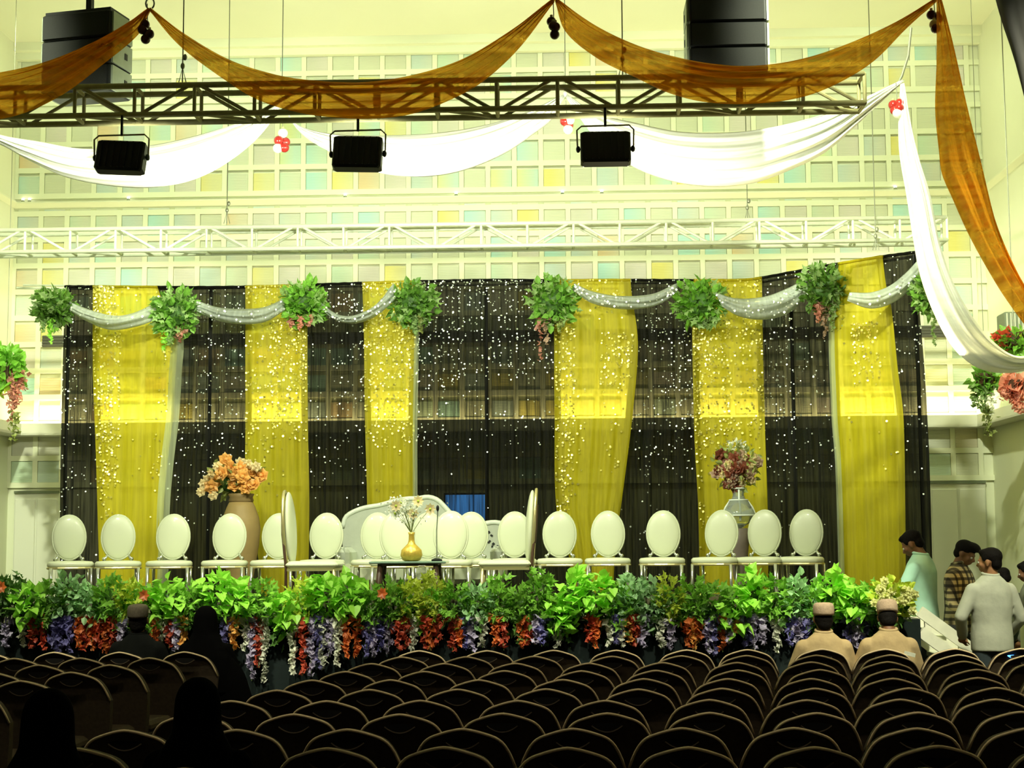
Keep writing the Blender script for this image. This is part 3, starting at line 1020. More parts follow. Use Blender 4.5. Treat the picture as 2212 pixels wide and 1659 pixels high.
e['l'] = E((1815, 540), (1806, 620), (1794, 700), (1800, 900), (1808, 1000), (1818, 1330))
e['m'] = E((1905, 540), (1915, 620), (1925, 660), (1940, 800), (1952, 900), (1956, 1100), (1958, 1330))
e['n'] = E((1979, 530), (1983, 620), (1998, 800), (2004, 900), (2009, 1000), (2018, 1330))
GB, GY = 'black sequin curtains', 'yellow sequin curtains'
def wide(ed, d):
    return [(y, x+d) for y, x in ed]
B = lambda nm, l, r, seq, pl: curtain('black_curtain', nm, l, r, 'black_voile', 0.0, pl, 0.022, seq, 'silver_sequin', GB)
B('narrow black sequin curtain at the far left of the backdrop', e['a'], wide(e['b'], 14), [(0, 1, 0, 1, 110), (0, .35, .1, .8, 90)], 3)
B('black sequin curtain behind the orange rose vase', wide(e['c'], -16), wide(e['d'], 14), [(0, 1, 0, .6, 160), (.3, .9, .05, .5, 110), (0, .35, .4, .75, 70), (0, 1, .5, 1, 50)], 6)
B('black sequin curtain right of the second yellow stripe', wide(e['e'], -14), wide(e['f'], 14), [(0, 1, 0, .6, 170), (.5, 1, .05, .45, 90), (0, 1, .5, 1, 60)], 5)
B('widest black sequin curtain in the middle of the backdrop', wide(e['g'], -14), wide(e['h'], 14), [(0, 1, 0, .5, 380), (0, 1, 0, .3, 330), (0, .25, .1, .5, 90), (0, 1, .4, 1, 90)], 11)
B('black sequin curtain right of the fourth yellow stripe', wide(e['i'], -16), wide(e['j'], 14), [(0, 1, 0, .55, 170), (.3, .9, .1, .6, 150), (.3, .6, .5, .9, 50), (0, 1, .5, 1, 50)], 5)
B('black sequin curtain right of the glass urn', wide(e['k'], -14), wide(e['l'], 16), [(0, 1, 0, .6, 200), (.05, .5, .05, .5, 130), (0, .35, .5, .9, 60), (0, 1, .5, 1, 30)], 6)
B('narrow black sequin curtain at the raised right end', wide(e['m'], -14), e['n'], [(0, 1, 0, .5, 60), (.7, 1, .2, .7, 22), (0, 1, .5, 1, 12)], 4)
Yc = lambda nm, l, r, seq, pl, iv=None: curtain('yellow_curtain', nm, l, r, 'yellow_voile', 0.08, pl, 0.014, seq, 'gold_sequin', GY, iv)
Yc('wide yellow sequin curtain, leftmost yellow stripe', e['b'], wide(e['c'], -12), [(0.01, .34, 0, .62, 520), (.05, .25, .3, .72, 110), (0, 1, 0, .2, 60), (.8, .95, .2, .6, 40), (.2, 1, .4, .8, 26)], 3, (wide(e['c'], -26), wide(e['c'], 2)))
Yc('second yellow sequin curtain from the left, right of the roses', e['d'], e['e'], [(0, 1, 0, .48, 560), (.4, 1, .1, .4, 230), (0, .5, .3, .65, 60), (0, 1, .5, .8, 26)], 3)
Yc('narrow yellow sequin curtain left of the middle', e['f'], e['g'], [(0, 1, 0, .5, 470), (.1, .9, .1, .45, 240), (.2, .8, .5, .85, 40)], 3, (wide(e['g'], -4), wide(e['g'], 6)))
Yc('yellow sequin curtain right of the widest black stripe', e['h'], e['i'], [(0, .26, .1, .72, 380), (.3, .9, 0, .12, 50), (.55, .95, .16, .32, 130), (.6, .9, .2, .6, 50), (.05, .4, .3, .7, 60)], 4)
Yc('yellow sequin curtain behind the glass urn', e['j'], e['k'], [(0, 1, 0, .5, 380), (0, .55, .12, .55, 420), (.7, 1, .1, .45, 110), (0, .1, .1, 1, 90), (0, 1, .5, .95, 30)], 3)
Yc('yellow sequin curtain on the raised right end', e['l'], e['m'], [(.3, .75, .18, .36, 140), (0, 1, .1, .6, 22)], 4, (wide(e['l'], -4), wide(e['l'], 9)))
# the pipe that carries the curtains, sticking out on the left
pp = [at(36, 622, BY+.06), at(300, 625, BY+.06), at(800, 618, BY+.06), at(1200, 613, BY+.06), at(1650, 609, BY+.06), at(1980, 553, BY-1.5)]
pipe = thing('curtain_pipe', 'long thin pale pipe carrying the striped curtains, end showing left', 'pipe', pp[2])
MB().tube(pp, 0.016, 8).build('pipe', 'alu_bright', pipe, pp[2], True)
MB().tube([at(50, 616, BY+.1), at(140, 617, BY+.1)], 0.012, 8).build('pipe_end', 'alu_bright', pipe, pp[2])
for px in (150, 456, 1050, 1708, 1975):
    b = at(px, 620 if px < 1900 else 550, curtain_Y(px)+0.03)
    MB().tube([(b.x, b.y, b.z), (b.x, b.y, SZ if px < 1900 else 0)], 0.022, 8).build('support_pole', 'black_plastic', pipe, pp[2])
# ------------------------------------------------------------------ foliage helpers
def leaf(mb, p, d, up, L, w, fold=0.25, kind='oval'):
    """one leaf blade from p along d, two halves folded at the midrib"""
    d = d.normalized()
    s = d.cross(up)
    if s.length < 1e-3:
        s = d.cross(V((1, 0, 0)))
    s.normalize()
    n = s.cross(d).normalized()
    if kind == 'heart':
        prof = [(0.0, 0.0), (-0.08, 0.30), (0.12, 0.52), (0.45, 0.42), (1.0, 0.0)]
    elif kind == 'star':
        prof = [(0.0, 0.0), (0.10, 0.50), (0.28, 0.24), (0.50, 0.52), (0.60, 0.18), (1.0, 0.0)]
    else:
        prof = [(0.0, 0.0), (0.25, 0.42), (0.62, 0.36), (1.0, 0.0)]
    mid = [p, p+d*L*0.5-n*L*0.02, p+d*L-n*L*0.12]
    vs_, k = [mid[0], mid[2]], len(prof)
    for sg in (1, -1):
        for (t, q) in prof[1:-1]:
            vs_.append(p+d*L*t+s*sg*w*q+n*(fold*w*q-0.12*L*t*t))
    m = k-2
    mb.add(vs_, [tuple([0]+[2+i for i in range(m)]+[1]), tuple([1]+[2+m+i for i in range(m-1, -1, -1)]+[0])])

def rdir(r, zmin=-1.0):
    while True:
        v = V((r.uniform(-1, 1), r.uniform(-1, 1), r.uniform(zmin, 1)))
        if 0.1 < v.length < 1:
            return v.normalized()

def bush(mb, r, c, rad, n, L, kind, shell=0.55):
    c = V(c)
    for _ in range(n):
        d = rdir(r)
        q = shell+(1-shell)*r.random()
        p = c+V((d.x*rad[0], d.y*rad[1], d.z*rad[2]))*q
        dd = (d+rdir(r)*0.9+V((0, -0.25, 0.05)))
        l = L*r.uniform(0.65, 1.25)
        leaf(mb, p, dd, rdir(r), l, l*(0.95 if kind == 'heart' else 0.8), 0.3, kind)

def blossoms(mb, r, p, s, n=5):
    """small crumpled flower of n petals"""
    ax = rdir(r)
    a = ax.cross(V((0.3, 0.2, 1))).normalized()
    for k in range(n):
        d = (Matrix.Rotation(2*PI*k/n+r.random(), 3, ax) @ a)+ax*0.45
        leaf(mb, p, d, ax, s*r.uniform(0.8, 1.2), s, 0.35)

# ------------------------------------------------------------------ green balls and silver swags along the curtain top
def green_ball(px, py, rx, ry, Y, label, trail, seed, stretch=1.0):
    r = random.Random(seed)
    c = at(px, py, Y)
    s = Y/F_PX
    g = thing('foliage_ball', label, 'foliage ball', c, group='foliage balls along the curtain top')
    a, b = MB(), MB()
    bush(a, r, (0, 0, 0), (rx*s, 0.22, ry*s), 260, 0.11, 'oval', 0.35)
    bush(b, r, (0, -0.03, 0), (rx*s*1.02, 0.22, ry*s*1.02), 90, 0.10, 'star', 0.7)
    stuff(a.build('leaves', 'ball_green' if seed % 3 else 'leaf_green', g))
    stuff(b.build('pale_leaves', 'ball_pale', g))
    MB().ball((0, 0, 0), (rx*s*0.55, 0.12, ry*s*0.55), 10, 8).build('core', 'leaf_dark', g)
    for k, (dx, ln, m) in enumerate(trail):
        t = MB()
        p0 = V((dx*s, -0.08, -ry*s*0.7))
        for q in range(26):
            u = q/26
            blossoms(t, r, p0+V((r.gauss(0, 0.025)*(1.3-u), r.gauss(0, 0.025), -ln*s*u)), 0.035*(1.25-0.6*u), 4)
        stuff(t.build('trailing_flowers', m, g))
PK, CO, PL, LM = 'pink_petal', 'coral_petal', 'ball_pale', 'leaf_lime'
green_ball(116, 663, 44, 42, 18.2, 'leafy ball at the left end of the curtain top', [(0, 55, LM), (-18, 28, PL)], 31)
green_ball(380, 675, 53, 55, 18.2, 'leafy ball over the leftmost yellow stripe edge', [(-10, 40, PL), (15, 30, PK), (-22, 50, LM)], 32)
green_ball(656, 655, 48, 46, 18.2, 'leafy ball on the second yellow stripe, pink flowers below', [(-25, 22, CO), (-5, 28, CO), (15, 20, PK)], 33)
green_ball(893, 655, 52, 48, 18.2, 'leafy ball on the left edge of the widest black stripe', [(5, 40, PL), (18, 34, 'leaf_olive')], 34)
green_ball(1195, 652, 54, 54, 18.2, 'leafy ball on the right edge of the widest black stripe', [(-28, 95, PK), (15, 30, 'leaf_olive'), (-15, 60, 'mauve_petal')], 35)
green_ball(1512, 655, 58, 50, 18.2, 'leafy ball above the glass urn stripe', [(10, 22, PL)], 36)
green_ball(1783, 622, 54, 54, 17.75, 'leafy ball where the curtain top rises', [(-5, 75, 'mauve_petal'), (10, 60, PL), (28, 60, 'leaf_olive'), (-20, 40, PK)], 37)
green_ball(2003, 635, 28, 40, 16.75, 'leafy ball at the raised right curtain end', [(8, 90, PL)], 38)

def silver(up, lo, Y, label, cnt, seed):
    o = swag('silver_swag', label, 'drape', Y, up, lo, 'silver_voile', 3, 0.018, 'silver swags along the curtain top', 40, 16)
    rr = random.Random(seed)
    sq = MB()
    for _ in range(cnt):
        u, v = rr.random(), rr.uniform(0.1, 0.9)
        a, b = curve_at(up, u), curve_at(lo, u)
        p = at(lerp(a[0], b[0], v), lerp(a[1], b[1], v), Y-0.19)
        r = rr.uniform(0.008, 0.016)
        n = V((rr.gauss(0, .25), -1, 0.06+rr.gauss(0, .22))).normalized()
        aa = n.cross(V((0, 0, 1))).normalized()*r
        bb = n.cross(aa).normalized()*r
        sq.add([p+aa, p+bb, p-aa, p-bb], [(0, 1, 2, 3)])
    q = stuff(sq.build('sequins', 'silver_sequin', o, V(o.location)))
silver([(150, 652), (190, 668), (250, 682), (290, 676), (335, 655)], [(150, 672), (190, 695), (240, 712), (295, 705), (340, 690)], 18.15, 'silver voile swag over the leftmost yellow stripe', 16, 1)
silver([(425, 650), (470, 664), (520, 668), (570, 664), (615, 645)], [(425, 672), (475, 694), (530, 700), (575, 694), (615, 670)], 18.15, 'silver voile swag left of the second yellow stripe', 45, 2)
silver([(695, 655), (730, 680), (765, 682), (810, 660), (850, 612)], [(693, 668), (728, 692), (770, 698), (815, 680), (860, 640)], 18.15, 'silver voile swag over the narrow yellow stripe', 40, 3)
silver([(1240, 612), (1280, 630), (1340, 640), (1410, 635), (1462, 612)], [(1238, 628), (1280, 655), (1350, 668), (1415, 660), (1465, 632)], 18.15, 'silver voile swag over the fourth yellow stripe', 75, 4)
silver([(1545, 632), (1590, 645), (1650, 642), (1700, 624), (1745, 600)], [(1560, 662), (1600, 684), (1650, 690), (1700, 678), (1745, 640)], 17.9, 'silver voile swag below the rising curtain top', 70, 5)
silver([(1835, 632), (1880, 632), (1920, 618), (1955, 592), (1985, 560)], [(1830, 650), (1880, 666), (1925, 655), (1960, 630), (1990, 600)], 16.9, 'silver voile swag at the raised right end', 26, 6)

# flower arrangements on the side walls
def side_flowers(px, py, Y, label, seed, items, trails):
    r = random.Random(seed)
    c = at(px, py, Y)
    s = Y/F_PX
    g = thing('hanging_flower_basket', label, 'flower basket', c)
    for nm, dx, dy, rx, ry, n, L, kind, m in items:
        mb = MB()
        bush(mb, r, (dx*s, 0, -dy*s), (rx*s, rx*s*0.8, ry*s), n, L, kind, 0.3)
        stuff(mb.build(nm, m, g))
    for dx, dy, ln, m in trails:
        t = MB()
        for q in range(34):
            u = q/34
            blossoms(t, r, V((dx*s+r.gauss(0, 0.03), r.gauss(0, 0.03)-0.05, -(dy+ln*u)*s)), 0.04*(1.2-0.5*u), 4)
        stuff(t.build('trailing_flowers', m, g))
    MB().lathe([(0.03, -0.12), (0.10, -0.05), (0.12, 0.06), (0.11, 0.08)], 12).build('basket', 'dark_wood', g)
    dirx = -1 if px < 1000 else 1
    MB().tube([(0, 0, 0.05), (0, 0, ZC-c.z)], 0.004, 6).build('hanger', 'steel_wire', g)
side_flowers(14, 805, 18.6, 'green hanging basket with trailing pink flowers at the left edge', 51,
    [('leaves', 0, -10, 38, 48, 220, 0.12, 'oval', 'leaf_green'), ('pale_leaves', -8, 30, 26, 24, 60, 0.1, 'oval', 'leaf_yellow')],
    [(22, 0, 75, PK), (30, 10, 60, CO), (18, 40, 70, PK), (36, 0, 40, PK), (24, 90, 60, 'leaf_olive')])
side_flowers(2190, 735, 16.2, 'red and green flower basket behind the white tail at right', 52,
    [('leaves', 0, 8, 36, 28, 150, 0.11, 'oval', 'leaf_green'), ('red_flowers', -22, -5, 18, 18, 60, 0.09, 'heart', 'red_petal'), ('yellow_leaves', 6, 0, 20, 16, 40, 0.09, 'oval', 'leaf_yellow')], [])
side_flowers(2128, 822, 18.0, 'green hanging basket with white trailing flowers below the white tail', 53,
    [('leaves', 0, 0, 30, 24, 130, 0.11, 'oval', 'ball_green'), ('yellow_leaves', 20, 4, 12, 14, 30, 0.09, 'oval', 'leaf_yellow')],
    [(-22, 15, 45, PL), (-5, 12, 55, PL), (8, 15, 60, 'white_petal'), (0, 60, 60, 'leaf_olive')])
side_flowers(2195, 835, 17.4, 'coral pink trailing flowers at the right edge', 54,
    [('petals', 0, 0, 30, 24, 110, 0.12, 'heart', 'coral_petal')], [(-28, 0, 30, CO), (10, 10, 50, CO), (-5, 10, 45, CO)])
sp = at(2168, 700, 19.2)
g = thing('wall_speaker', 'small grey ribbed box speaker on the right side wall', 'loudspeaker', (XR-0.2, 19.2, sp.z))
MB().bbox((0, 0, 0), (0.3, 0.34, 0.26), 0.015).build('cabinet', 'grey_metal', g)
for k in range(6):
    MB().box((-0.12+k*0.048, -0.178, 0), (0.014, 0.02, 0.22)).build('rib', 'alu_bright', g)
MB().box((0.15, 0, 0), (0.1, 0.05, 0.05)).build('bracket', 'black_plastic', g)

# ------------------------------------------------------------------ stage furniture
def oval_chair(label):
    """white event chair with an oval padded back; its front faces -Y"""
    t = thing('oval_back_chair', label, 'chair', group='white oval-back chairs on the stage')
    # seat: rounded trapezoid cushion
    st_ = []
    for k in range(24):
        a = 2*PI*k/24
        x, y = math.cos(a), math.sin(a)
        f = (abs(x)**3.2+abs(y)**3.2)**(-1/3.2)
        st_.append((x*f*(0.232-0.018*y*f), y*f*0.215))
    sm = MB()
    for z, k in ((0.425, 0.93), (0.44, 1.0), (0.468, 1.0), (0.485, 0.93), (0.492, 0.6)):
        sm.v += [V((x*k, y*k, z)) for x, y in st_]
    for i in range(4):
        for j in range(24):
            sm.f.append((i*24+j, i*24+(j+1) % 24, (i+1)*24+(j+1) % 24, (i+1)*24+j))
    sm.f += [tuple(range(23, -1, -1)), tuple(range(96, 120))]
    sm.build('seat', 'chair_white', t, smooth=True)
    MB().tube([V((x*0.97, y*0.97, 0.418)) for x, y in st_], 0.013, 6, True).build('seat_rail', 'chair_gold', t)
    lean = Matrix.Rotation(-0.14, 3, 'X')
    bc = V((0, 0.235, 0.735))
    MB().ball((0, 0, 0), (0.168, 0.035, 0.235), 28, 14, lean).build('backrest', 'chair_white', t, smooth=True).location = bc
    ring = [bc+lean @ V((0.170*math.cos(2*PI*k/32), 0.008, 0.237*math.sin(2*PI*k/32))) for k in range(32)]
    MB().tube(ring, 0.012, 7, True).build('back_frame', 'chair_white', t, smooth=True)
    for s_ in (-1, 1):
        MB().tube([(s_*0.145, 0.20, 0.42), (s_*0.135, 0.205, 0.50), (s_*0.105, 0.215, 0.555)], 0.014, 8).build('back_post', 'chrome', t, smooth=True)
        MB().ball((s_*0.14, 0.20, 0.508), 0.022, 8, 6).build('finial', 'chrome', t, smooth=True)
        MB().tube([(s_*0.20, -0.18, 0.42), (s_*0.205, -0.19, 0.2), (s_*0.21, -0.2, 0.0)], [0.018, 0.015, 0.011], 8).build('leg', 'chrome', t, smooth=True)
        MB().tube([(s_*0.19, 0.17, 0.42), (s_*0.19, 0.20, 0.2), (s_*0.19, 0.25, 0.0)], [0.018, 0.015, 0.011], 8).build('leg', 'chrome', t, smooth=True)
    return t
# (px of the back, depth, turn, label)
OV = [(168, 16.0, 0.38, 'white oval-back chair at the left end of the row'),
      (270, 16.0, 0.30, 'white oval-back chair, second from the left end'),
      (380, 16.0, 0.12, 'white oval-back chair, third from the left end'),
      (498, 16.0, 0.05, 'white oval-back chair in front of the clay vase'),
      (602, 16.0, 0.0, 'white oval-back chair partly behind the left sideways chair'),
      (705, 16.0, 0.0, 'white oval-back chair just right of the left sideways chair'),
      (815, 16.0, 0.0, 'white oval-back chair left of the table, behind another'),
      (858, 15.45, 0.0, 'white oval-back chair just left of the gold vase'),
      (925, 16.1, 0.0, 'white oval-back chair directly behind the gold vase'),
      (974, 15.4, 0.0, 'white oval-back chair just right of the gold vase'),
      (1018, 16.0, 0.0, 'white oval-back chair right of the table, behind another'),
      (1112, 16.0, 0.0, 'white oval-back chair partly behind the right sideways chair'),
      (1209, 16.0, 0.0, 'white oval-back chair just right of the right sideways chair'),
      (1311, 16.0, -0.05, 'white oval-back chair before the fourth yellow stripe'),
      (1427, 16.0, -0.12, 'white oval-back chair left of the glass urn'),
      (1541, 16.0, -0.36, 'white oval-back chair just left of the urn pedestal'),
      (1634, 16.0, -0.36, 'white oval-back chair just right of the urn pedestal'),
      (1722, 16.0, -0.40, 'white oval-back chair at the right end of the row')]
first = None
for px, Y, rz, lab in OV:
    x = xat(px, Y+0.235, 1160)
    if first is None:
        first = oval_chair(lab)
        first.location = (x, Y, SZ+0.004)
        first.rotation_euler = (0, 0, rz)
    else:
        dup(first, (x, Y, SZ+0.004), rz, lab)

def side_chair(label, px, rz):
    """tall narrow-backed white chair, turned to face across the stage; its front faces -Y"""
    Y = 14.9
    x = xat(px, Y)
    t = thing('tall_back_chair', label, 'chair', (x, Y, SZ+0.004), rz, 'tall sideways chairs by the table')
    MB().bbox((0, -0.27, 0.455), (0.50, 0.50, 0.07), 0.03).build('seat', 'chair_white', t)
    MB().box((0, -0.27, 0.41), (0.47, 0.47, 0.025)).build('seat_rail', 'chair_gold', t)
    lean = Matrix.Rotation(-0.06, 3, 'X')
    MB().ball((0, -0.025, 0.80), (0.19, 0.05, 0.36), 24, 16, lean).build('backrest', 'chair_white', t, smooth=True)
    ring = [V((0, 0.012, 0.80))+lean @ V((0.195*math.cos(2*PI*k/32), 0, 0.365*math.sin(2*PI*k/32))) for k in range(32)]
    MB().tube(ring, 0.016, 7, True).build('back_frame', 'chair_gold', t, smooth=True)
    for s_ in (-1, 1):
        MB().tube([(s_*0.12, 0.035, 1.02), (s_*0.17, 0.02, 0.75), (s_*0.20, -0.02, 0.42), (s_*0.21, -0.02, 0.0)], 0.014, 8).build('rear_leg', 'dark_wood', t, smooth=True)
        MB().tube([(s_*0.22, -0.48, 0.41), (s_*0.22, -0.50, 0.0)], [0.018, 0.012], 8).build('leg', 'chair_gold', t, smooth=True)
    return t
side_chair('tall white chair seen sideways, left of the table, facing right', 622, PI/2)
side_chair('tall white chair seen sideways, right of the table, facing left', 1152, -PI/2)

# glass table with the gold vase and the small microphone
ty = 14.6
tx = xat(885, ty)
tb = thing('glass_table', 'low glass table in the middle of the stage', 'table', (tx, ty, SZ+0.006))
MB().bbox((0, 0, 0.475), (0.72, 0.46, 0.022), 0.008).build('table_top', 'glass_top', tb)
for sx in (-1, 1):
    for sy in (-1, 1):
        MB().tube([(sx*0.26, sy*0.17, 0.464), (sx*0.28, sy*0.19, 0.2), (sx*0.24, sy*0.16, 0)], [0.024, 0.028, 0.022], 8).build('leg', 'dark_wood', tb, smooth=True)
MB().tube([(-0.27, -0.18, 0.452), (0.27, -0.18, 0.452), (0.27, 0.18, 0.452), (-0.27, 0.18, 0.452)], 0.01, 6, True).build('apron', 'dark_wood', tb)
vz = SZ+0.487
vx = xat(890, ty)
vs2 = thing('gold_vase', 'small round gold vase with yellow and white flowers on the table', 'vase', (vx, ty-0.05, vz))
MB().lathe([(0.05, 0.0), (0.085, 0.015), (0.105, 0.06), (0.095, 0.11), (0.055, 0.15), (0.035, 0.17), (0.028, 0.2), (0.026, 0.25), (0.034, 0.275)], 22).build('body', 'gold_leaf', vs2, smooth=True)
rr = random.Random(5)
stp = MB()
for k in range(14):
    a = rr.uniform(-0.75, 0.75)
    L = rr.uniform(0.18, 0.32)
    tip = V((math.sin(a)*L, rr.uniform(-0.05, 0.05), 0.27+math.cos(a)*L))
    stp.tube([(0, 0, 0.26), lerp(V((0, 0, 0.26)), tip, 0.5)+V((0, 0, 0.02)), tip], 0.003, 5)
    if k < 8:
        fm = MB()
        for q in range(8):
            b = 2*PI*q/8
            leaf(fm, V((0, 0, 0)), V((math.cos(b), -0.35, math.sin(b))), V((0, -1, 0)), 0.06, 0.045, 0.1)
        fl = fm.build('flower', 'cream_petal' if k % 2 else 'white_petal', vs2)
        fl.location = tip
        MB().ball((0, -0.012, 0), 0.012, 8, 6).build('flower_eye', 'leaf_yellow', fl)
    else:
        fz = MB()
        for q in range(26):
            blossoms(fz, rr, tip+V((rr.gauss(0, 0.04), rr.gauss(0, 0.02), rr.gauss(0, 0.045))), 0.014, 4)
        stuff(fz.build('filler_sprig', 'white_petal', vs2))
stuff(stp.build('stems', 'leaf_olive', vs2))
mx = xat(944, ty)
mc = thing('table_microphone', 'thin gooseneck microphone standing on the glass table', 'microphone', (mx, ty-0.03, vz))
MB().lathe([(0.05, 0), (0.052, 0.018), (0.02, 0.03)], 14).build('base', 'black_plastic', mc)
MB().tube([(0, 0, 0.02), (0.0, 0, 0.3), (0.008, -0.01, 0.42), (0.012, -0.03, 0.48)], 0.006, 6).build('gooseneck', 'grey_metal', mc)
MB().ball((0.012, -0.035, 0.50), (0.015, 0.015, 0.03), 8, 6).build('capsule', 'black_plastic', mc)

# curved sofa behind the chairs
sy = 17.2
sofa = thing('curved_sofa', 'white sofa with a curved silver back behind the table', 'sofa', (xat(915, sy), sy, SZ))
so = V((xat(915, sy), sy, SZ))
prof = [(742, 1140), (748, 1118), (765, 1106), (790, 1097), (820, 1092), (850, 1084), (880, 1078), (905, 1077), (925, 1074), (945, 1080), (962, 1096), (985, 1122), (1010, 1145), (1040, 1134), (1060, 1129), (1082, 1131), (1095, 1150)]
bm = MB()
n = 48
def back(u, v, y):
    q = curve_at(prof, u)
    p = at(q[0], q[1], sy)
    return V((p.x, sy+y, lerp(SZ+0.30, p.z, v)))
for y0, sg in ((-0.06, 1), (0.06, -1)):
    bm.grid(lambda u, v: back(u, v, y0), n, 3)
bm.grid(lambda u, v: back(u, 1, lerp(-0.06, 0.06, v)), n, 2)
bm.grid(lambda u, v: back(u, 0, lerp(-0.06, 0.06, v)), n, 2)
bm.build('backrest', 'sofa_white', sofa, so, True)
rim = [back(k/n, 1, -0.05) for k in range(n+1)]
MB().tube(rim, 0.028, 8).build('back_trim', 'sofa_silver', sofa, so, True)
xa, xb = xat(745, sy), xat(1090, sy)
MB().bbox(((xa+xb)/2, sy-0.36, SZ+0.33), (xb-xa, 0.7, 0.22), 0.05).build('seat', 'chair_white', sofa, so)
for px in (757, 1080):
    MB().bbox((xat(px, sy), sy-0.34, SZ+0.42), (0.16, 0.66, 0.4), 0.06).build('arm', 'sofa_silver', sofa, so)
for px in (752, 1084):
    for yy in (-0.6, -0.05):
        MB().tube([(xat(px, sy), sy+yy, SZ+0.23), (xat(px, sy), sy+yy, SZ)], [0.03, 0.02], 8).build('leg', 'chrome', sofa, so)
rr = random.Random(9)
for k in range(9):
    q = at(rr.uniform(1048, 1078), rr.uniform(1140, 1185), sy-0.065)
    MB().box(q, (rr.uniform(0.015, 0.05), 0.006, rr.uniform(0.015, 0.03)), Matrix.Rotation(rr.uniform(-1, 1), 3, 'Y')).build('embroidery', 'sofa_black', sofa, so)

# ------------------------------------------------------------------ big vases
def rose_mesh(m, seed, s=0.075):
    r = random.Random(seed)
    mb = MB()
    for ring, (k, tilt, sc) in enumerate(((3, 1.25, 0.45), (4, 0.9, 0.7), (5, 0.5, 0.95), (6, 0.12, 1.1))):
        for q in range(k):
            a = 2*PI*q/k+ring*0.7
            d = V((math.cos(a)*math.cos(tilt), -math.sin(tilt), math.sin(a)*math.cos(tilt)))
            leaf(mb, V((0, 0, 0)), d, V((0, -1, 0)), s*sc, s*1.25*sc, -0.5, 'heart')
    mb.ball((0, -0.02, 0), s*0.3, 8, 6)
    return mb.mesh('rose', MATS[m])
vy = 17.4
vxx = xat(520, vy)
vv = thing('clay_vase', 'tall clay vase filled with peach orange roses', 'vase', (vxx, vy, SZ))
s = vy/F_PX
zt = zat(1062, vy)-SZ
MB().lathe([(0.10, 0), (0.13, 0.03), (0.12, 0.10), (0.16, 0.3*zt), (0.205, 0.52*zt), (0.222, 0.68*zt), (0.205, 0.78*zt), (0.16, 0.88*zt), (0.13, 0.93*zt)], 26).build('body', 'clay', vv, smooth=True)
MB().lathe([(0.13, 0.92*zt), (0.142, 0.94*zt), (0.13, 0.97*zt), (0.15, zt), (0.14, zt+0.005)], 26).build('neck_band', 'clay_dark', vv, smooth=True)
rm = [rose_mesh('orange_petal', 1, 0.085), rose_mesh('cream_petal', 2, 0.06)]
RP = [(488, 993, 0), (497, 1010, 0), (478, 1022, 0), (463, 1040, 0), (505, 1026, 0), (524, 1030, 0), (506, 1047, 0), (530, 1052, 0), (548, 1046, 0), (565, 1027, 0), (520, 1010, 0), (456, 1052, 0), (545, 1018, 0), (470, 1008, 1), (455, 1024, 1), (440, 1045, 1), (434, 1062, 1), (460, 1070, 1), (520, 998, 1), (536, 1003, 1), (553, 1008, 1), (448, 1036, 1)]
vo = V((vxx, vy, SZ))
for k, (px, py, i) in enumerate(RP):
    p = at(px, py, vy-0.10-0.05*(k % 3))-vo
    o = link('rose', rm[i], vv, p)
    o.rotation_euler = (rr.uniform(-.4, .5), rr.uniform(-3, 3), rr.uniform(-.5, .5))
lv = MB()
c0 = at(505, 1035, vy)-vo
bush(lv, rr, c0, (62*s, 0.16, 40*s), 130, 0.085, 'oval', 0.5)
stuff(lv.build('leaves', 'leaf_olive', vv))
MB().ball(c0, (50*s, 0.09, 28*s), 12, 8).build('foam_core', 'leaf_dark', vv)

uy = 17.3
ux = xat(1597, uy)
ur = thing('glass_urn', 'clear glass urn of burgundy and cream flowers on a dark pedestal', 'vase', (ux, uy, SZ))
z0, z1, z2 = zat(1128, uy)-SZ, zat(1085, uy)-SZ, zat(1058, uy)-SZ
MB().lathe([(0.11, 0), (0.11, 0.02), (0.06, 0.05), (0.045, 0.12), (0.075, 0.3*z0), (0.105, 0.7*z0), (0.115, z0-0.09), (0.09, z0-0.08)], 20).build('pedestal', 'pedestal', ur, smooth=True)
MB().lathe([(0.035, z0-0.08), (0.06, z0-0.06), (0.14, z0-0.01), (0.182, z0+0.05), (0.188, z0+0.07), (0.165, z0+0.12), (0.11, z1+0.0), (0.072, z1+0.03), (0.06, z1+0.07), (0.075, z2-0.02), (0.085, z2)], 28).build('glass_body', 'glass_urn', ur, smooth=True)
for zz, rad in ((z0+0.06, 0.188), (z1+0.01, 0.10), (z2, 0.085)):
    MB().tube([V((rad*math.cos(2*PI*k/24), rad*math.sin(2*PI*k/24), zz)) for k in range(24)], 0.010, 6, True).build('rim', 'urn_white', ur, smooth=True)
for sx in (-1, 1):
    MB().tube([(sx*0.10, -0.02, z1), (sx*0.15, -0.03, z1-0.07), (sx*0.188, -0.02, z0+0.06), (sx*0.12, -0.05, z0-0.02)], 0.011, 6).build('glass_rib', 'urn_white', ur, smooth=True)
MB().tube([(0, -0.07, z2), (0, -0.075, z1), (0, -0.16, z0+0.1), (0, -0.15, z0)], 0.012, 6).build('glass_rib', 'urn_white', ur, smooth=True)
um = [rose_mesh('mauve_petal', 3, 0.07), rose_mesh('wine_petal', 4, 0.08), rose_mesh('cream_petal', 5, 0.05), rose_mesh('wine_petal', 6, 0.065)]
uo = V((ux, uy, SZ))
rr = random.Random(12)
for k in range(34):
    a, q = rr.uniform(0, 2*PI), math.sqrt(rr.random())
    px, py = 1592+math.cos(a)*50*q, 1012+math.sin(a)*42*q
    i = rr.choice((0, 0, 1, 2, 2, 3 if py > 1015 else 0))
    o = link('rose', um[i], ur, at(px, py, uy-0.16*(1-q*0.7))-uo)
    o.rotation_euler = (rr.uniform(-.5, .6), rr.uniform(-3, 3), rr.uniform(-.6, .6))
lv = MB()
c0 = at(1592, 1008, uy)-uo
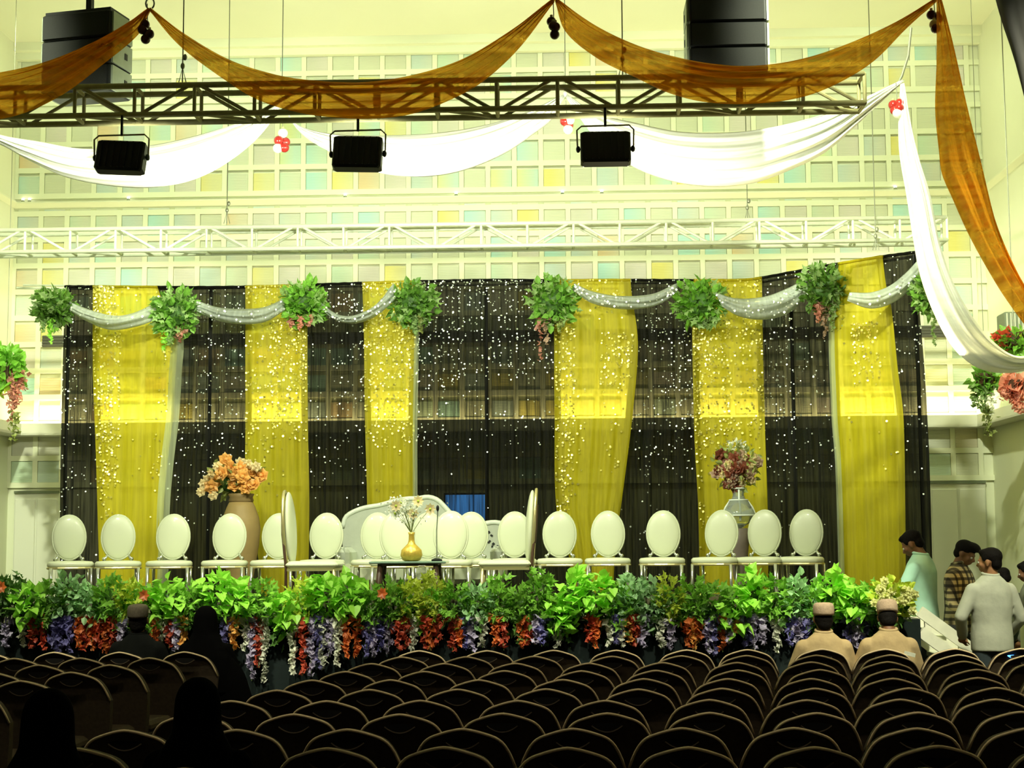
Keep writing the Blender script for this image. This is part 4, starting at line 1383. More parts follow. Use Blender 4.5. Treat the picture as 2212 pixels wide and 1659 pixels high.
bush(lv, rr, c0, (54*s, 0.2, 48*s), 120, 0.075, 'oval', 0.6)
stuff(lv.build('leaves', 'leaf_olive', ur))
MB().ball(c0, (40*s, 0.1, 34*s), 12, 8).build('foam_core', 'wine_petal', ur)
tp = MB()
bush(tp, rr, at(1590, 965, uy)-uo, (28*s, 0.1, 14*s), 50, 0.05, 'oval', 0.3)
stuff(tp.build('seed_heads', 'white_petal', ur))

# ------------------------------------------------------------------ hedge of artificial plants along the stage front
HY = 13.0
hs = HY/F_PX
SPEC = {'lime': ('leaf_lime', 'heart', 0.085, 70), 'green': ('leaf_green', 'star', 0.085, 130), 'dusty': ('leaf_dusty', 'oval', 0.07, 150),
        'yellow': ('leaf_yellow', 'star', 0.075, 130), 'dark': ('leaf_dark', 'star', 0.085, 120)}
NAMEOF = {'lime': 'bright lime green heart-leaved plant', 'green': 'mid green ivy-like plant', 'dusty': 'dusty blue-green small-leaved plant',
          'yellow': 'yellowish green leafy plant', 'dark': 'dark green leafy plant'}
HD = [(-20, 'dark', 1285), (28, 'dark', 1285), (70, 'lime', 1305), (112, 'green', 1300), (150, 'dusty', 1280), (195, 'dusty', 1300), (240, 'green', 1290), (285, 'yellow', 1290),
      (330, 'green', 1310), (368, 'lime', 1290), (415, 'green', 1300), (470, 'lime', 1275), (520, 'lime', 1295), (565, 'green', 1295), (610, 'lime', 1318), (650, 'yellow', 1295),
      (700, 'lime', 1282), (755, 'lime', 1282), (800, 'green', 1310), (845, 'green', 1295), (890, 'yellow', 1300), (935, 'yellow', 1282), (985, 'green', 1300), (1030, 'dusty', 1305),
      (1078, 'green', 1290), (1125, 'green', 1310), (1165, 'green', 1280), (1210, 'lime', 1330), (1245, 'lime', 1275), (1290, 'lime', 1280), (1335, 'green', 1310), (1365, 'dusty', 1285),
      (1405, 'dusty', 1300), (1450, 'yellow', 1290), (1495, 'green', 1290), (1545, 'green', 1300), (1585, 'lime', 1315), (1625, 'lime', 1275), (1675, 'green', 1290), (1725, 'dusty', 1285),
      (1765, 'green', 1305), (1800, 'lime', 1275), (1842, 'lime', 1300), (1880, 'green', 1300)]
cntk = {}
hl = [MB() for _ in range(3)]
for i in range(3):
    l = 0.068+0.018*i
    leaf(hl[i], V((0, 0, 0)), V((0, 1, 0)), V((0, 0, 1)), l, l*0.98, 0.3, 'heart')
hl = [h.mesh('leaf', MATS['leaf_lime']) for h in hl]
rr = random.Random(77)
box = MB().box((0, 0, 0), (1, 1, 1))
for px, kind, py in HD:
    cntk[kind] = cntk.get(kind, 0)+1
    c = at(px, py, HY+0.15)
    m, shape, L, n = SPEC[kind]
    g = thing('hedge_plant', '%s on the stage edge, %s of its kind from left' % (NAMEOF[kind], ORD[cntk[kind]]), 'plant', (c.x, HY+0.33, SZ), group='plants along the stage edge')
    zc = c.z-SZ
    rad = (34*hs, 0.20, 52*hs)
    low = MB()
    bush(low, rr, (0, -0.18, zc-0.02), rad, n, L, shape, 0.45)
    stuff(low.build('foliage', m, g))
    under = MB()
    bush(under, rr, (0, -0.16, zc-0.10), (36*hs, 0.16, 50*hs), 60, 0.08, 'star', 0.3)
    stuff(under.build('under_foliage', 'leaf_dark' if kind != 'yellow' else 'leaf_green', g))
    MB().lathe([(0.05, 0), (0.075, 0.10), (0.07, 0.10)], 10).build('pot', 'black_plastic', g)
    MB().tube([(0, 0, 0.08), (0.01, -0.12, max(0.16, zc))], 0.012, 5).build('stem', 'stem', g)
    if kind == 'lime':
        for k in range(20):
            a, q = rr.uniform(0, 2*PI), math.sqrt(rr.random())
            o = link('leaf', hl[k % 3], g, (math.cos(a)*q*40*hs, -0.36+rr.uniform(-0.04, 0.06), zc+math.sin(a)*q*44*hs))
            d = V((rr.uniform(-1, 1), rr.uniform(-0.9, 0.0), rr.uniform(-1, 0.6)))
            o.rotation_euler = d.to_track_quat('Y', 'Z').to_euler()
# a few orange blooms stuck in the hedge
for k, (px, py, lab) in enumerate(((312, 1286, 'orange flower in the hedge near the left seated man'), (826, 1282, 'orange flower in the hedge below the glass table'), (4, 1268, 'orange flower in the hedge at the left edge'))):
    c = at(px, py, HY-0.12)
    o = thing('hedge_flower', lab, 'flower', c, group='orange flowers in the hedge')
    MB().tube([(0, 0.02, -0.02), (0, 0.18, -0.10)], 0.005, 5).build('stem', 'stem', o)
    for q in range(7):
        fm = MB()
        a = 2*PI*q/7
        leaf(fm, V((0, 0, 0)), V((0.7*math.cos(a), -0.4, math.sin(a))), V((0, -1, 0)), 0.055, 0.045, 0.2)
        fm.build('petal', 'fire_petal', o)
# yellow-green bouquet at the right end of the hedge
c = at(1925, 1292, 12.95)
bq = thing('bouquet', 'round yellow-green bouquet with cream buds at the hedge right end', 'bouquet', c)
mb = MB()
bush(mb, rr, (0, 0, 0), (46*hs, 0.2, 42*hs), 190, 0.085, 'oval', 0.3)
stuff(mb.build('leaves', 'leaf_yellow', bq))
mb = MB()
bush(mb, rr, (-0.02, 0.02, -0.12), (50*hs, 0.2, 34*hs), 110, 0.085, 'oval', 0.3)
stuff(mb.build('dark_leaves', 'leaf_dark', bq))
cm = rose_mesh('bud_petal', 8, 0.04)
for k in range(22):
    a, q = rr.uniform(0, 2*PI), math.sqrt(rr.random())
    o = link('bud', cm, bq, (math.cos(a)*q*46*hs, -0.2+0.05*q, math.sin(a)*q*44*hs))
    o.rotation_euler = (rr.uniform(-.5, .5), rr.uniform(-3, 3), 0)
MB().lathe([(0.03, -0.36), (0.06, -0.25), (0.05, -0.1)], 10).build('wrap', 'leaf_olive', bq)

# hanging flower strands under the hedge
COLR = {'r': ('fire_petal', 'rust red'), 'd': ('red_petal', 'dark red'), 'b': ('blue_petal', 'deep blue'), 'l': ('lilac_petal', 'lilac'), 'w': ('white_petal', 'white'), 'o': ('orange_petal', 'orange')}
ST = [(15, 'l', 1400), (50, 'w', 1402), (72, 'd', 1398), (95, 'd', 1400), (118, 'b', 1405), (132, 'b', 1412), (150, 'b', 1405), (172, 'r', 1400), (186, 'd', 1405), (200, 'r', 1402), (216, 'd', 1400), (230, 'r', 1408), (246, 'd', 1400),
      (262, 'l', 1395), (335, 'r', 1400), (352, 'w', 1390), (366, 'd', 1395), (380, 'l', 1405), (396, 'o', 1395), (487, 'b', 1400), (505, 'o', 1405), (530, 'w', 1410), (545, 'l', 1472), (572, 'w', 1478), (560, 'd', 1440),
      (632, 'w', 1460), (655, 'd', 1462), (674, 'l', 1462), (690, 'b', 1440), (697, 'w', 1448), (712, 'l', 1420), (728, 'w', 1440), (748, 'r', 1425), (772, 'r', 1420), (794, 'b', 1415), (808, 'l', 1418), (822, 'b', 1412), (838, 'l', 1408),
      (862, 'd', 1405), (876, 'd', 1400), (892, 'w', 1404), (918, 'd', 1398), (930, 'r', 1402), (946, 'd', 1398), (978, 'd', 1404), (990, 'r', 1402), (1006, 'b', 1400), (1020, 'l', 1404), (1042, 'w', 1398), (1070, 'r', 1398), (1088, 'd', 1400),
      (1128, 'r', 1402), (1142, 'd', 1398), (1155, 'l', 1396), (1170, 'b', 1398), (1204, 'w', 1396), (1274, 'd', 1394), (1286, 'r', 1400), (1316, 'w', 1396), (1330, 'b', 1394), (1342, 'w', 1396), (1358, 'o', 1392), (1374, 'd', 1396), (1388, 'l', 1394),
      (1428, 'w', 1402), (1448, 'l', 1402), (1486, 'r', 1404), (1498, 'o', 1400), (1510, 'r', 1392), (1530, 'l', 1414), (1542, 'b', 1416), (1560, 'r', 1406), (1574, 'l', 1388), (1594, 'o', 1370), (1610, 'b', 1400), (1628, 'l', 1402), (1648, 'l', 1390), (1678, 'w', 1412),
      (1706, 'b', 1400), (1722, 'l', 1400), (1740, 'b', 1405), (1832, 'b', 1398), (1848, 'l', 1400), (1866, 'b', 1396)]
stm = MB().tube([(0, 0, 0), (0.01, 0, -0.3), (-0.008, 0, -0.7), (0, 0, -1)], 0.004, 5).mesh('stem', MATS['stem'])
cntk = {}
for i, (px, key, pyb) in enumerate(ST):
    cntk[key] = cntk.get(key, 0)+1
    top = at(px, 1338+rr.uniform(-6, 6), SY0-0.13)
    bot = at(px, pyb+rr.uniform(-4, 6), SY0-0.13)
    k = cntk[key]
    lab = '%s flower strand hanging under the stage hedge, %s %s one from the left' % (COLR[key][1], ORD[k], COLR[key][1].split()[-1]) if k < 21 else \
          '%s flower strand hanging under the stage hedge, near its right end' % COLR[key][1]
    g = thing('flower_strand', lab, 'flower strand', top, group='hanging flower strands')
    ln = top.z-bot.z
    mb = MB()
    nb = max(8, int(ln*46))
    for q in range(nb):
        u = q/nb
        for _ in range(3):
            blossoms(mb, rr, V((0.014*math.sin(u*15+i*2)+rr.gauss(0, 0.012)*(1.6-u), rr.gauss(0, 0.014), -u*ln)), 0.034*(1.25-0.5*u), 4)
    a = mb.build('blossoms', COLR[key][0], g)
    b = link('stem', stm, g)
    b.scale = (1, 1, ln)
    stuff(a)
# ------------------------------------------------------------------ audience chairs
CH = 0.87
def arch_outline(n=30):
    """outline of the chair back seen from behind: bottom left -> over the arch -> bottom right"""
    pts = []
    W, zt, zs, zb = 0.235, CH, 0.735, 0.40
    pts.append((-W*0.90, zb))
    pts.append((-W*0.97, 0.55))
    for k in range(n+1):
        t = k/n*2-1
        z = zt-0.082*abs(t)**1.45-0.105*max(0.0, (abs(t)-0.52)/0.48)**2.9
        pts.append((W*math.copysign(abs(t)**0.97, t), z))
    pts.append((W*0.97, 0.55))
    pts.append((W*0.90, zb))
    return pts
def banquet_chair():
    """brown upholstered stacking chair; its front faces +Y (the stage)"""
    t = thing('banquet_chair', '-', 'chair', group='brown audience chairs in rows')
    ol = arch_outline()
    def back_pt(x, z, y):
        lean = -(z-0.40)*0.16
        bow = -0.055*(1-(x/0.235)**2)           # the back curves around the sitter
        return V((x, -0.20+lean+bow+y, z))
    mb = MB()
    n = len(ol)
    for y, k in ((-0.028, 1.0), (0.028, 1.0)):
        for x, z in ol:
            mb.v.append(back_pt(x, z, y))
    for i in range(n-1):
        mb.f.append((i, i+1, n+i+1, n+i))
    mb.f.append((n-1, 0, n, 2*n-1))
    # faces: strips between mirrored outline points so that the bow stays smooth
    for o, rev in ((0, False), (n, True)):
        for i in range(n//2-1):
            q = (o+i, o+i+1, o+n-2-i, o+n-1-i)
            mb.f.append(q if rev else q[::-1])
    mb.build('backrest', 'chair_brown', t)
    pip = [back_pt(x, z, -0.030) for x, z in ol[2:-2]]
    MB().tube(pip, 0.0068, 5).build('piping', 'chair_piping', t, smooth=True)
    # dark hand hold under the crest, with its lower lip
    h1, h2 = [], []
    for k in range(11):
        u = k/10*2-1
        h1.append(back_pt(u*0.075, CH-0.050+0.006*(1-u*u), -0.030))
        h2.append(back_pt(u*0.075, CH-0.056-0.030*(1-u*u), -0.030))
    hb = MB()
    hb.v = h1+h2
    hb.f = [(k, k+1, 12+k, 11+k) for k in range(10)]
    hh = hb.build('hand_hold', 'chair_hole', t)
    MB().tube([p+V((0, -0.002, -0.004)) for p in h2], 0.005, 5).build('hold_lip', 'chair_brown', hh)
    MB().bbox((0, 0.03, 0.435), (0.45, 0.44, 0.075), 0.025).build('seat', 'chair_brown', t)
    MB().tube([(-0.2, -0.17, 0.39), (0.2, -0.17, 0.39), (0.2, 0.22, 0.39), (-0.2, 0.22, 0.39)], 0.012, 6, True).build('seat_frame', 'chair_leg', t)
    for sx in (-1, 1):
        MB().tube([(sx*0.205, -0.20, 0.55), (sx*0.205, -0.18, 0.39), (sx*0.205, -0.27, 0.0)], 0.012, 6).build('leg', 'chair_leg', t)
        MB().tube([(sx*0.205, 0.21, 0.40), (sx*0.205, 0.25, 0.0)], 0.012, 6).build('leg', 'chair_leg', t)
    return t
proto = banquet_chair()
used = False
rc = random.Random(21)
ROWS = ['front', 'second', 'third', 'fourth', 'fifth', 'sixth', 'seventh', 'eighth', 'ninth', 'tenth', 'nearest', 'rearmost']
def put(x, y, rz, lab):
    global used
    if not used:
        proto.location = (x, y, 0)
        proto.rotation_euler = (0, 0, rz)
        proto['label'] = lab
        used = True
    else:
        dup(proto, (x, y, 0), rz, lab)
CHY = 0.26                                   # crest sits this far behind the chair's origin
for r in range(11):
    Y = 11.88-0.605*r
    off = [0, .02, -.03, .03, -.02, .05, -.04, .04, -.03, .10, -.02][r]
    for c in range(11):
        x = 0.174*Y-3.19+0.5*c+off*0.6+rc.uniform(-.02, .02)
        if x > (2212-1222)/F_PX*Y+0.28:
            continue
        if r == 10 and c < 3:
            continue
        put(x, Y+CHY+rc.uniform(-.02, .02), rc.uniform(-.05, .05), 'brown banquet chair in the %s row, %s seat right of the aisle' % (ROWS[r], ORD[c+1]))
for r in range(7):
    Y = 11.88-0.605*r
    for c in range(5):
        x = 0.174*Y-4.96-0.5*c+rc.uniform(-.02, .02)
        if x < (0-1222)/F_PX*Y-0.28:
            continue
        put(x, Y+CHY+rc.uniform(-.02, .02), -0.08+rc.uniform(-.05, .05), 'brown banquet chair in the %s row, %s seat left of the aisle' % (ROWS[r], ORD[c+1]))
put(-1.98, 5.87+CHY, 0.02, 'brown banquet chair left of the nearer veiled woman pair')
put(-1.44, 5.87+CHY, 0.02, 'brown banquet chair under the veiled woman nearer the aisle middle')
put(-1.82, 5.27+CHY, 0.02, 'brown banquet chair under the veiled woman at the left corner')
# small paper slips left on two chairs of the front row
p = at(1962, 1412, 11.85)
tag(MB().bbox((0, 0, 0), (0.085, 0.004, 0.03), 0.0015, Matrix.Rotation(0.25, 3, 'Y')).build('paper_slip', 'white_petal'), 'small white paper slip on a front row chair crest', 'paper').location = (p.x, p.y-0.05, p.z)
p = at(2181, 1416, 11.85)
tag(MB().bbox((0, 0, 0), (0.055, 0.004, 0.03), 0.0015, Matrix.Rotation(0.5, 3, 'Y')).build('phone_sticker', 'screen_blue'), 'small glowing blue phone screen at the right front chairs', 'phone').location = (p.x, p.y-0.05, p.z)

# ------------------------------------------------------------------ people
def soften(o, voxel, it=6):
    m = o.modifiers.new('remesh', 'REMESH')
    m.mode = 'VOXEL'
    m.voxel_size = voxel
    m.use_smooth_shade = True
    s_ = o.modifiers.new('smooth', 'SMOOTH')
    s_.iterations = it
    s_.factor = 0.5
    return o

def hand(mb, wrist, d, palm_n, s):
    """palm, four unequal bent fingers and a thumb leaving the side of the palm"""
    d = d.normalized()
    side = d.cross(palm_n).normalized()
    n = side.cross(d).normalized()
    k = wrist+d*0.045*s
    mb.ball(wrist+d*0.05*s, (0.044*s, 0.044*s, 0.030*s), 10, 8)
    for i, (off, ln) in enumerate(((-0.030, 0.062), (-0.010, 0.074), (0.010, 0.068), (0.029, 0.052))):
        b = k+side*off*s+d*0.03*s
        m1 = b+(d*0.8-n*0.25)*ln*0.55*s
        e_ = m1+(d*0.45-n*0.75)*ln*0.5*s
        mb.cap(b, m1, 0.0095*s, 0.0088*s, 8)
        mb.cap(m1, e_, 0.0088*s, 0.0075*s, 8)
    b = wrist+d*0.02*s-side*0.034*s
    m1 = b+(d*0.5-side*0.6-n*0.2)*0.04*s
    mb.cap(b, m1, 0.012*s, 0.010*s, 8)
    mb.cap(m1, m1+(d*0.8-side*0.2-n*0.3)*0.032*s, 0.010*s, 0.0085*s, 8)

def head_shapes(M, female=False):
    """list of (kind, args) in head space (origin at the neck base, face towards +Y)"""
    mb = MB()
    mb.ball((0, -0.012, 0.165), (0.076, 0.094, 0.088), 18, 14)
    mb.ball((0, 0.022, 0.115), (0.062, 0.070, 0.078), 16, 12)
    mb.ball((0, 0.050, 0.068), (0.036, 0.034, 0.026), 12, 8)
    mb.cap((0, 0.086, 0.140), (0, 0.104, 0.112), 0.009, 0.014, 8)
    mb.ball((0, 0.093, 0.108), (0.018, 0.012, 0.010), 8, 6)
    mb.cap((-0.035, 0.080, 0.152), (0.035, 0.080, 0.152), 0.010, 0.010, 8)
    mb.ball((0, 0.086, 0.083), (0.024, 0.010, 0.008), 8, 6)
    mb.ball((0, 0.083, 0.072), (0.020, 0.010, 0.007), 8, 6)
    for sx in (-1, 1):
        mb.ball((sx*0.078, -0.005, 0.125), (0.010, 0.020, 0.032), 8, 8)
        mb.ball((sx*0.042, 0.058, 0.112), (0.024, 0.024, 0.024), 8, 6)
    mb.cap((0, -0.012, -0.03), (0, -0.012, 0.07), 0.056, 0.052, 14)
    mb.v = [M @ p for p in mb.v]
    return mb

def hair_shape(M, style):
    mb = MB()
    if style == 'quiff':
        mb.ball((0, -0.020, 0.180), (0.083, 0.098, 0.082), 18, 14)
        mb.ball((0, 0.045, 0.235), (0.070, 0.066, 0.034), 14, 10)
        mb.ball((0, 0.085, 0.222), (0.058, 0.040, 0.026), 14, 10)
        mb.ball((0, -0.055, 0.115), (0.070, 0.052, 0.055), 14, 10)
    elif style == 'short':
        mb.ball((0, -0.022, 0.182), (0.083, 0.098, 0.080), 18, 14)
        mb.ball((0, -0.060, 0.120), (0.070, 0.048, 0.060), 14, 10)
        mb.ball((0, 0.030, 0.222), (0.066, 0.058, 0.028), 14, 10)
        for sx in (-1, 1):
            mb.ball((sx*0.068, 0.012, 0.165), (0.014, 0.032, 0.030), 8, 6)
    else:
        mb.ball((0, -0.028, 0.130), (0.082, 0.086, 0.066), 18, 14)
        mb.ball((0, -0.048, 0.085), (0.068, 0.056, 0.055), 14, 10)
    mb.v = [M @ p for p in mb.v]
    return mb

def person(label, loc, rz, H, seated=False, hp=0.0, hy=0.0, shirt='pale_shirt', pants='trousers', skin='skin', hair='short',
           cap=None, arms=None, lean=0.0, sit_fix=0.0, gown=False, sleeve=1.0, loose=1.0, collar=True, group=None):
    """body faces +Y; arms: list of (elbow, wrist) for left(-x)/right(+x), in a 1.75 m body"""
    s = H/1.75
    dz = -0.43 if seated else 0.0
    L = lambda x, y, z: V((x, y+lean*(z-0.95), z+dz))*s
    body = MB()
    torso = [((0, 0, 0.90), 0.150, 0.110), ((0, 0, 0.97), 0.155, 0.115), ((0, 0, 1.08), 0.140, 0.100), ((0, 0, 1.22), 0.155, 0.110), ((0, -0.005, 1.34), 0.165, 0.110), ((0, -0.01, 1.41), 0.140, 0.090), ((0, -0.012, 1.47), 0.070, 0.063), ((0, -0.012, 1.51), 0.055, 0.055)]
    body.loft([(L(*c), rx*s, ry*s) for c, rx, ry in torso], 22)
    if arms is None:
        arms = [((-0.25, 0.0, 1.14), (-0.23, 0.10, 0.90)), ((0.25, 0.0, 1.14), (0.23, 0.10, 0.90))]
    if seated:
        arms = [((-0.25, 0.06, 1.16), (-0.12, 0.26, 1.03)), ((0.25, 0.06, 1.16), (0.12, 0.26, 1.03))]
    hips = []
    for i, sx in enumerate((-1, 1)):
        sh = L(sx*0.165, -0.01, 1.368)
        el, wr = L(*arms[i][0]), L(*arms[i][1])
        body.cap(sh, el, 0.044*s, 0.037*s)
        body.cap(el, wr, 0.037*s, 0.026*s)
        dd = (wr-el).normalized()
        hand(body, wr, dd, V((sx*0.6, 0.2, -0.6)) if not seated else V((0, 0, -1)), s)
        hip = L(sx*0.085, 0, 0.92)
        if seated:
            kn = V((sx*0.11, 0.43, 0.51/s-0.02))*s
            an = V((sx*0.11, 0.45, 0.09/s))*s
            kn.z = 0.50
            an.z = 0.09
        else:
            kn, an = L(sx*0.095, 0.01, 0.50), L(sx*0.10, -0.02, 0.09)
        body.cap(hip, kn, 0.082*s, 0.056*s)
        body.cap(kn, an, 0.055*s, 0.036*s)
        body.cap(an+V((0, -0.03, -0.045))*s, an+V((0, 0.15, -0.055))*s, 0.036*s, 0.030*s)
        hips.append((hip, kn, an))
    neck = L(0, -0.012, 1.48)
    M = Matrix.Translation(neck) @ Matrix.Rotation(hy, 4, 'Z') @ Matrix.Rotation(-hp, 4, 'X') @ Matrix.Scale(s, 4)
    hm_ = head_shapes(M)
    body.add(hm_.v, hm_.f)
    o = body.build('person', skin, None)
    soften(o, 0.0085, 4)
    o.location = loc
    o.rotation_euler = (0, 0, rz)
    tag(o, label, 'person', group)
    ey = MB()
    for sx in (-1, 1):
        ey.ball(M @ V((sx*0.032, 0.078, 0.134)), 0.012*s, 8, 6)
    ey.build('eyes', 'eye', o)
    if hair:
        h = hair_shape(M, hair).build('hair', 'hair', o)
        soften(h, 0.012, 4)
    # upper garment
    g = MB()
    k = loose
    sh_ = [((0, 0, 0.86 if not gown else 0.80), 0.178*k, 0.138*k), ((0, 0, 0.97), 0.178*k, 0.138*k), ((0, 0, 1.10), 0.168*k, 0.128*k), ((0, 0, 1.24), 0.180*k, 0.134*k), ((0, -0.005, 1.35), 0.192, 0.132), ((0, -0.01, 1.42), 0.166, 0.112), ((0, -0.014, 1.465), 0.122, 0.092), ((0, -0.014, 1.495), 0.084, 0.076), ((0, -0.012, 1.515), 0.068, 0.066)]
    if seated:
        sh_[0] = ((0, 0.0, 0.90), 0.185*k, 0.15*k)
    g.loft([(L(*c), rx*s, ry*s) for c, rx, ry in sh_], 24)
    for i, sx in enumerate((-1, 1)):
        sh = L(sx*0.172, -0.01, 1.372)
        el, wr = L(*arms[i][0]), L(*arms[i][1])
        g.cap(sh, el, 0.066*s*k**0.5, 0.053*s*k)
        if sleeve > 0.5:
            g.cap(el, lerp(el, wr, sleeve*0.96), 0.052*s*k, 0.043*s*k)
    sg = soften(g.build('shirt', shirt, o), 0.012, 5)
    if collar:
        cl = [L(0.066*math.cos(a), -0.012+0.064*math.sin(a), 1.512+0.012*math.sin(a)) for a in [2*PI*q/20 for q in range(20)]]
        MB().tube(cl, 0.014*s, 8, True).build('collar', shirt, o, smooth=True)
    # lower garment and shoes
    t = MB()
    for hip, kn, an in hips:
        t.cap(hip, kn, 0.100*s, 0.074*s)
        t.cap(kn, an+V((0, 0, 0.02)), 0.072*s, 0.058*s)
    t.ball(L(0, 0, 0.93), (0.165*s, 0.125*s, 0.09*s), 16, 10)
    soften(t.build('trousers', pants, o), 0.014, 4)
    f = MB()
    for hip, kn, an in hips:
        f.cap(an+V((0, -0.03, -0.05))*s, an+V((0, 0.16, -0.055))*s, 0.044*s, 0.036*s)
    soften(f.build('shoes', 'black_plastic', o), 0.012, 3)
    if cap:
        c = MB()
        prof_ = [(0.086, 0.165), (0.090, 0.185), (0.089, 0.235), (0.080, 0.262), (0.055, 0.270), (0.002, 0.272)]
        c.lathe(prof_, 22, (0, -0.018, 0), 0.98, 1.12)
        tilt = Matrix.Rotation(0.10, 4, 'X')
        c.v = [M @ (tilt @ p) for p in c.v]
        c.build('cap', cap, o, smooth=True)
    return o, M

def veiled(label, loc, rz, H, tilt=0.0, drape=0.0, group='veiled women in black'):
    """seated woman wholly covered by a black veil and gown"""
    s = H/1.75
    o, M = person(label, loc, rz, H, True, 0.1, 0.0, 'black_cloth', 'black_cloth', 'skin', None, collar=False, loose=1.12, group=group)
    v = MB()
    hd = M @ V((0, -0.012, 0.165))
    v.ball(hd+V((0, -0.012, 0.0)), (0.100*s, 0.112*s, 0.112*s), 20, 14)
    z0 = hd.z
    v.loft([((0, -0.07*s, z0-0.62*s), 0.30*s, 0.19*s), ((0, -0.06*s, z0-0.45*s), 0.265*s, 0.18*s), ((0, -0.05*s, z0-0.32*s), 0.235*s, 0.155*s), ((0, -0.035*s, z0-0.22*s), 0.165*s, 0.125*s), ((0, -0.022*s, z0-0.12*s), 0.108*s, 0.112*s), ((0, -0.02*s, z0-0.0*s), 0.101*s, 0.112*s), ((0, -0.02*s, z0+0.05*s), 0.09*s, 0.10*s)], 24)
    soften(v.build('veil', 'black_cloth', o), 0.014, 8)
    k = MB()
    k.loft([((0, 0.10*s, 0.06), 0.30*s, 0.42*s), ((0, 0.10*s, 0.30), 0.27*s, 0.38*s), ((0, 0.08*s, 0.50), 0.24*s, 0.34*s), ((0, 0.02*s, 0.62), 0.19*s, 0.18*s)], 24)
    if drape:
        k.loft([((drape+0.04, 0.06, 0.10), 0.17, 0.26), ((drape, 0.05, 0.40), 0.16, 0.23), ((drape*0.7, 0.03, 0.66), 0.15, 0.19), ((drape*0.25, 0.0, 0.90), 0.13, 0.14)], 18)
    soften(k.build('gown', 'black_cloth', o), 0.02, 8)
    return o

def sit(px, Y):
    return (xat(px, Y, 1340), Y, 0)
person('seated man in a beige kurta and tan cap, left of the two capped men', sit(1778, 12.12), 0.05, 1.60, True, 0.12, 0.05, 'kurta', 'kurta', 'skin', 'fringe', 'cap_cloth', loose=1.22, collar=True)
person('seated man in a beige kurta and light cap, head bowed, right of the two', sit(1918, 12.12), 0.0, 1.62, True, 0.45, -0.1, 'kurta', 'kurta', 'skin', 'fringe', 'cap_cloth', loose=1.22, collar=True)
person('seated man in dark clothes and a dark cap, at the left front row', sit(300, 12.12), 0.0, 1.62, True, 0.0, 0.1, 'dark_shirt', 'trousers', 'skin', 'fringe', 'cap_dark', loose=1.1)
veiled('veiled woman in black beside the aisle, front row left', sit(446, 12.08), -0.1, 1.60, drape=0.22)
veiled('veiled woman in black in the near rows, right one of the two', sit(432, 6.10), 0.0, 1.56)
veiled('veiled woman in black in the near rows, at the left corner', sit(112, 5.50), 0.0, 1.58)
# standing helpers at the right, by the stage stairs
px_ = xat(1988, 14.35)
person('standing man in a mint green shirt looking down, by the curtain end', (px_, 14.35, 0), 0.95, 1.80, hp=0.55, hy=0.15, shirt='mint_shirt', skin='skin', hair='short', lean=0.03,
       arms=[((-0.26, 0.10, 1.13), (-0.08, 0.30, 1.16)), ((0.27, 0.06, 1.13), (0.08, 0.28, 1.12))])
px_ = xat(2066, 14.25)
person('standing man in a brown checked shirt looking down to the right', (px_, 14.25, 0), -2.25, 1.70, hp=0.5, hy=0.1, shirt='check_shirt', skin='skin', hair='quiff', lean=0.05,
       arms=[((-0.25, 0.05, 1.13), (-0.12, 0.28, 1.02)), ((0.25, 0.05, 1.13), (0.12, 0.28, 1.02))])
px_ = xat(2135, 12.55)
person('standing man in a pale grey shirt seen from behind, facing the stage', (px_, 12.55, 0), 0.28, 1.63, hp=0.05, hy=0.75, shirt='pale_shirt', pants='jeans', skin='skin_light', hair='short', loose=1.06,
       arms=[((-0.29, 0.00, 1.15), (-0.20, 0.14, 0.98)), ((0.27, -0.02, 1.13), (0.22, 0.16, 0.95))])
px_ = xat(2168, 15.2)
person('dark haired person mostly hidden behind the pale grey shirt', (px_, 15.2, 0), 0.5, 1.42, hp=0.4, shirt='green_shirt', hair='short')
px_ = xat(2222, 14.4)
person('person in a dark green shirt cut off by the right edge', (px_, 14.4, 0), 1.2, 1.50, hp=0.3, shirt='grey_shirt', hair='short')
px_ = xat(2232, 12.75)
cp = thing('lectern_panel', 'cream upright lectern cut off by the right edge', 'lectern', (px_, 12.75, 0))
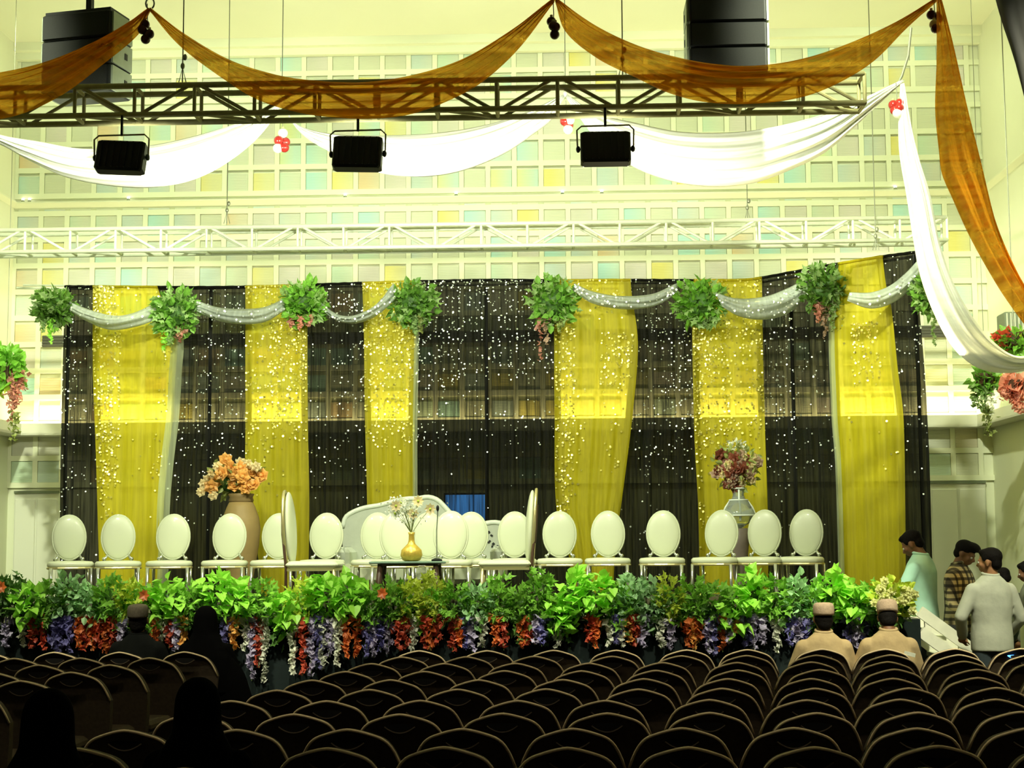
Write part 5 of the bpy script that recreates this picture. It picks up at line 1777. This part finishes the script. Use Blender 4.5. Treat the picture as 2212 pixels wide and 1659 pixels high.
MB().bbox((0, 0, 0.58), (0.16, 0.4, 1.0), 0.01).build('body', 'cream_panel', cp)
MB().box((0, 0, 1.10), (0.2, 0.46, 0.04)).build('top', 'dark_wood', cp)
MB().box((0, 0, 0.04), (0.22, 0.46, 0.08)).build('base', 'dark_wood', cp)

# ------------------------------------------------------------------ unseen ceiling lamps, most of them added to brighten the set
def downlight(x, y, tx, ty_, tz, power, col, ang, label):
    g = thing('unseen_downlight', label, 'ceiling lamp', (x, y, ZC), group='hall ceiling lamps')
    MB().lathe([(0.13, -0.10), (0.16, -0.10), (0.16, 0.0), (0.13, 0.0)], 20).build('housing', 'black_plastic', g)
    MB().lathe([(0.001, -0.06), (0.125, -0.06)], 20).build('lens', 'bulb', g)
    spot('unseen_downlight_lamp', (x, y, ZC-0.13), (tx, ty_, tz), power, col, ang)
for k, x in enumerate((-4.2, -1.6, 1.0, 3.6)):  # unseen lamps added to brighten the hedge and the people by the stairs
    downlight(x, 7.0, x*0.95, 13.6 if k < 3 else 13.1, 1.2, 3300 if k < 3 else 5600, (1.0, 0.98, 0.72), 28, 'added round ceiling lamp aimed at the stage front, %s from left' % ORD[k+1])
for k, x in enumerate((-3.4, 0.2, 3.4)):
    downlight(x, 5.0, x, 10.5, 0.8, 430, (1.0, 0.90, 0.66), 60, 'dim round ceiling lamp over the audience, %s from left' % ORD[k+1])
for k, x in enumerate((-6.0, -3.5, -1.0, 1.5, 4.2)):  # unseen washers added to light the upper wall evenly
    downlight(x, 17.6, x, 21.0, 6.2, 350, GREEN, 95, 'added round ceiling lamp washing the tiled wall, %s from left' % ORD[k+1])
downlight(-5.6, 9.8, -6.4, 21.0, 2.4, 6000, (0.95, 1.0, 0.70), 34, 'added unseen lamp aimed at the lower left wall beside the stage')  # added unseen fill for the lower wall left of the stage
downlight(1.6, 9.8, 5.0, 21.0, 2.6, 6800, (0.95, 1.0, 0.70), 34, 'added unseen lamp aimed at the lower right wall beside the stage')  # added unseen fill for the lower wall right of the stage
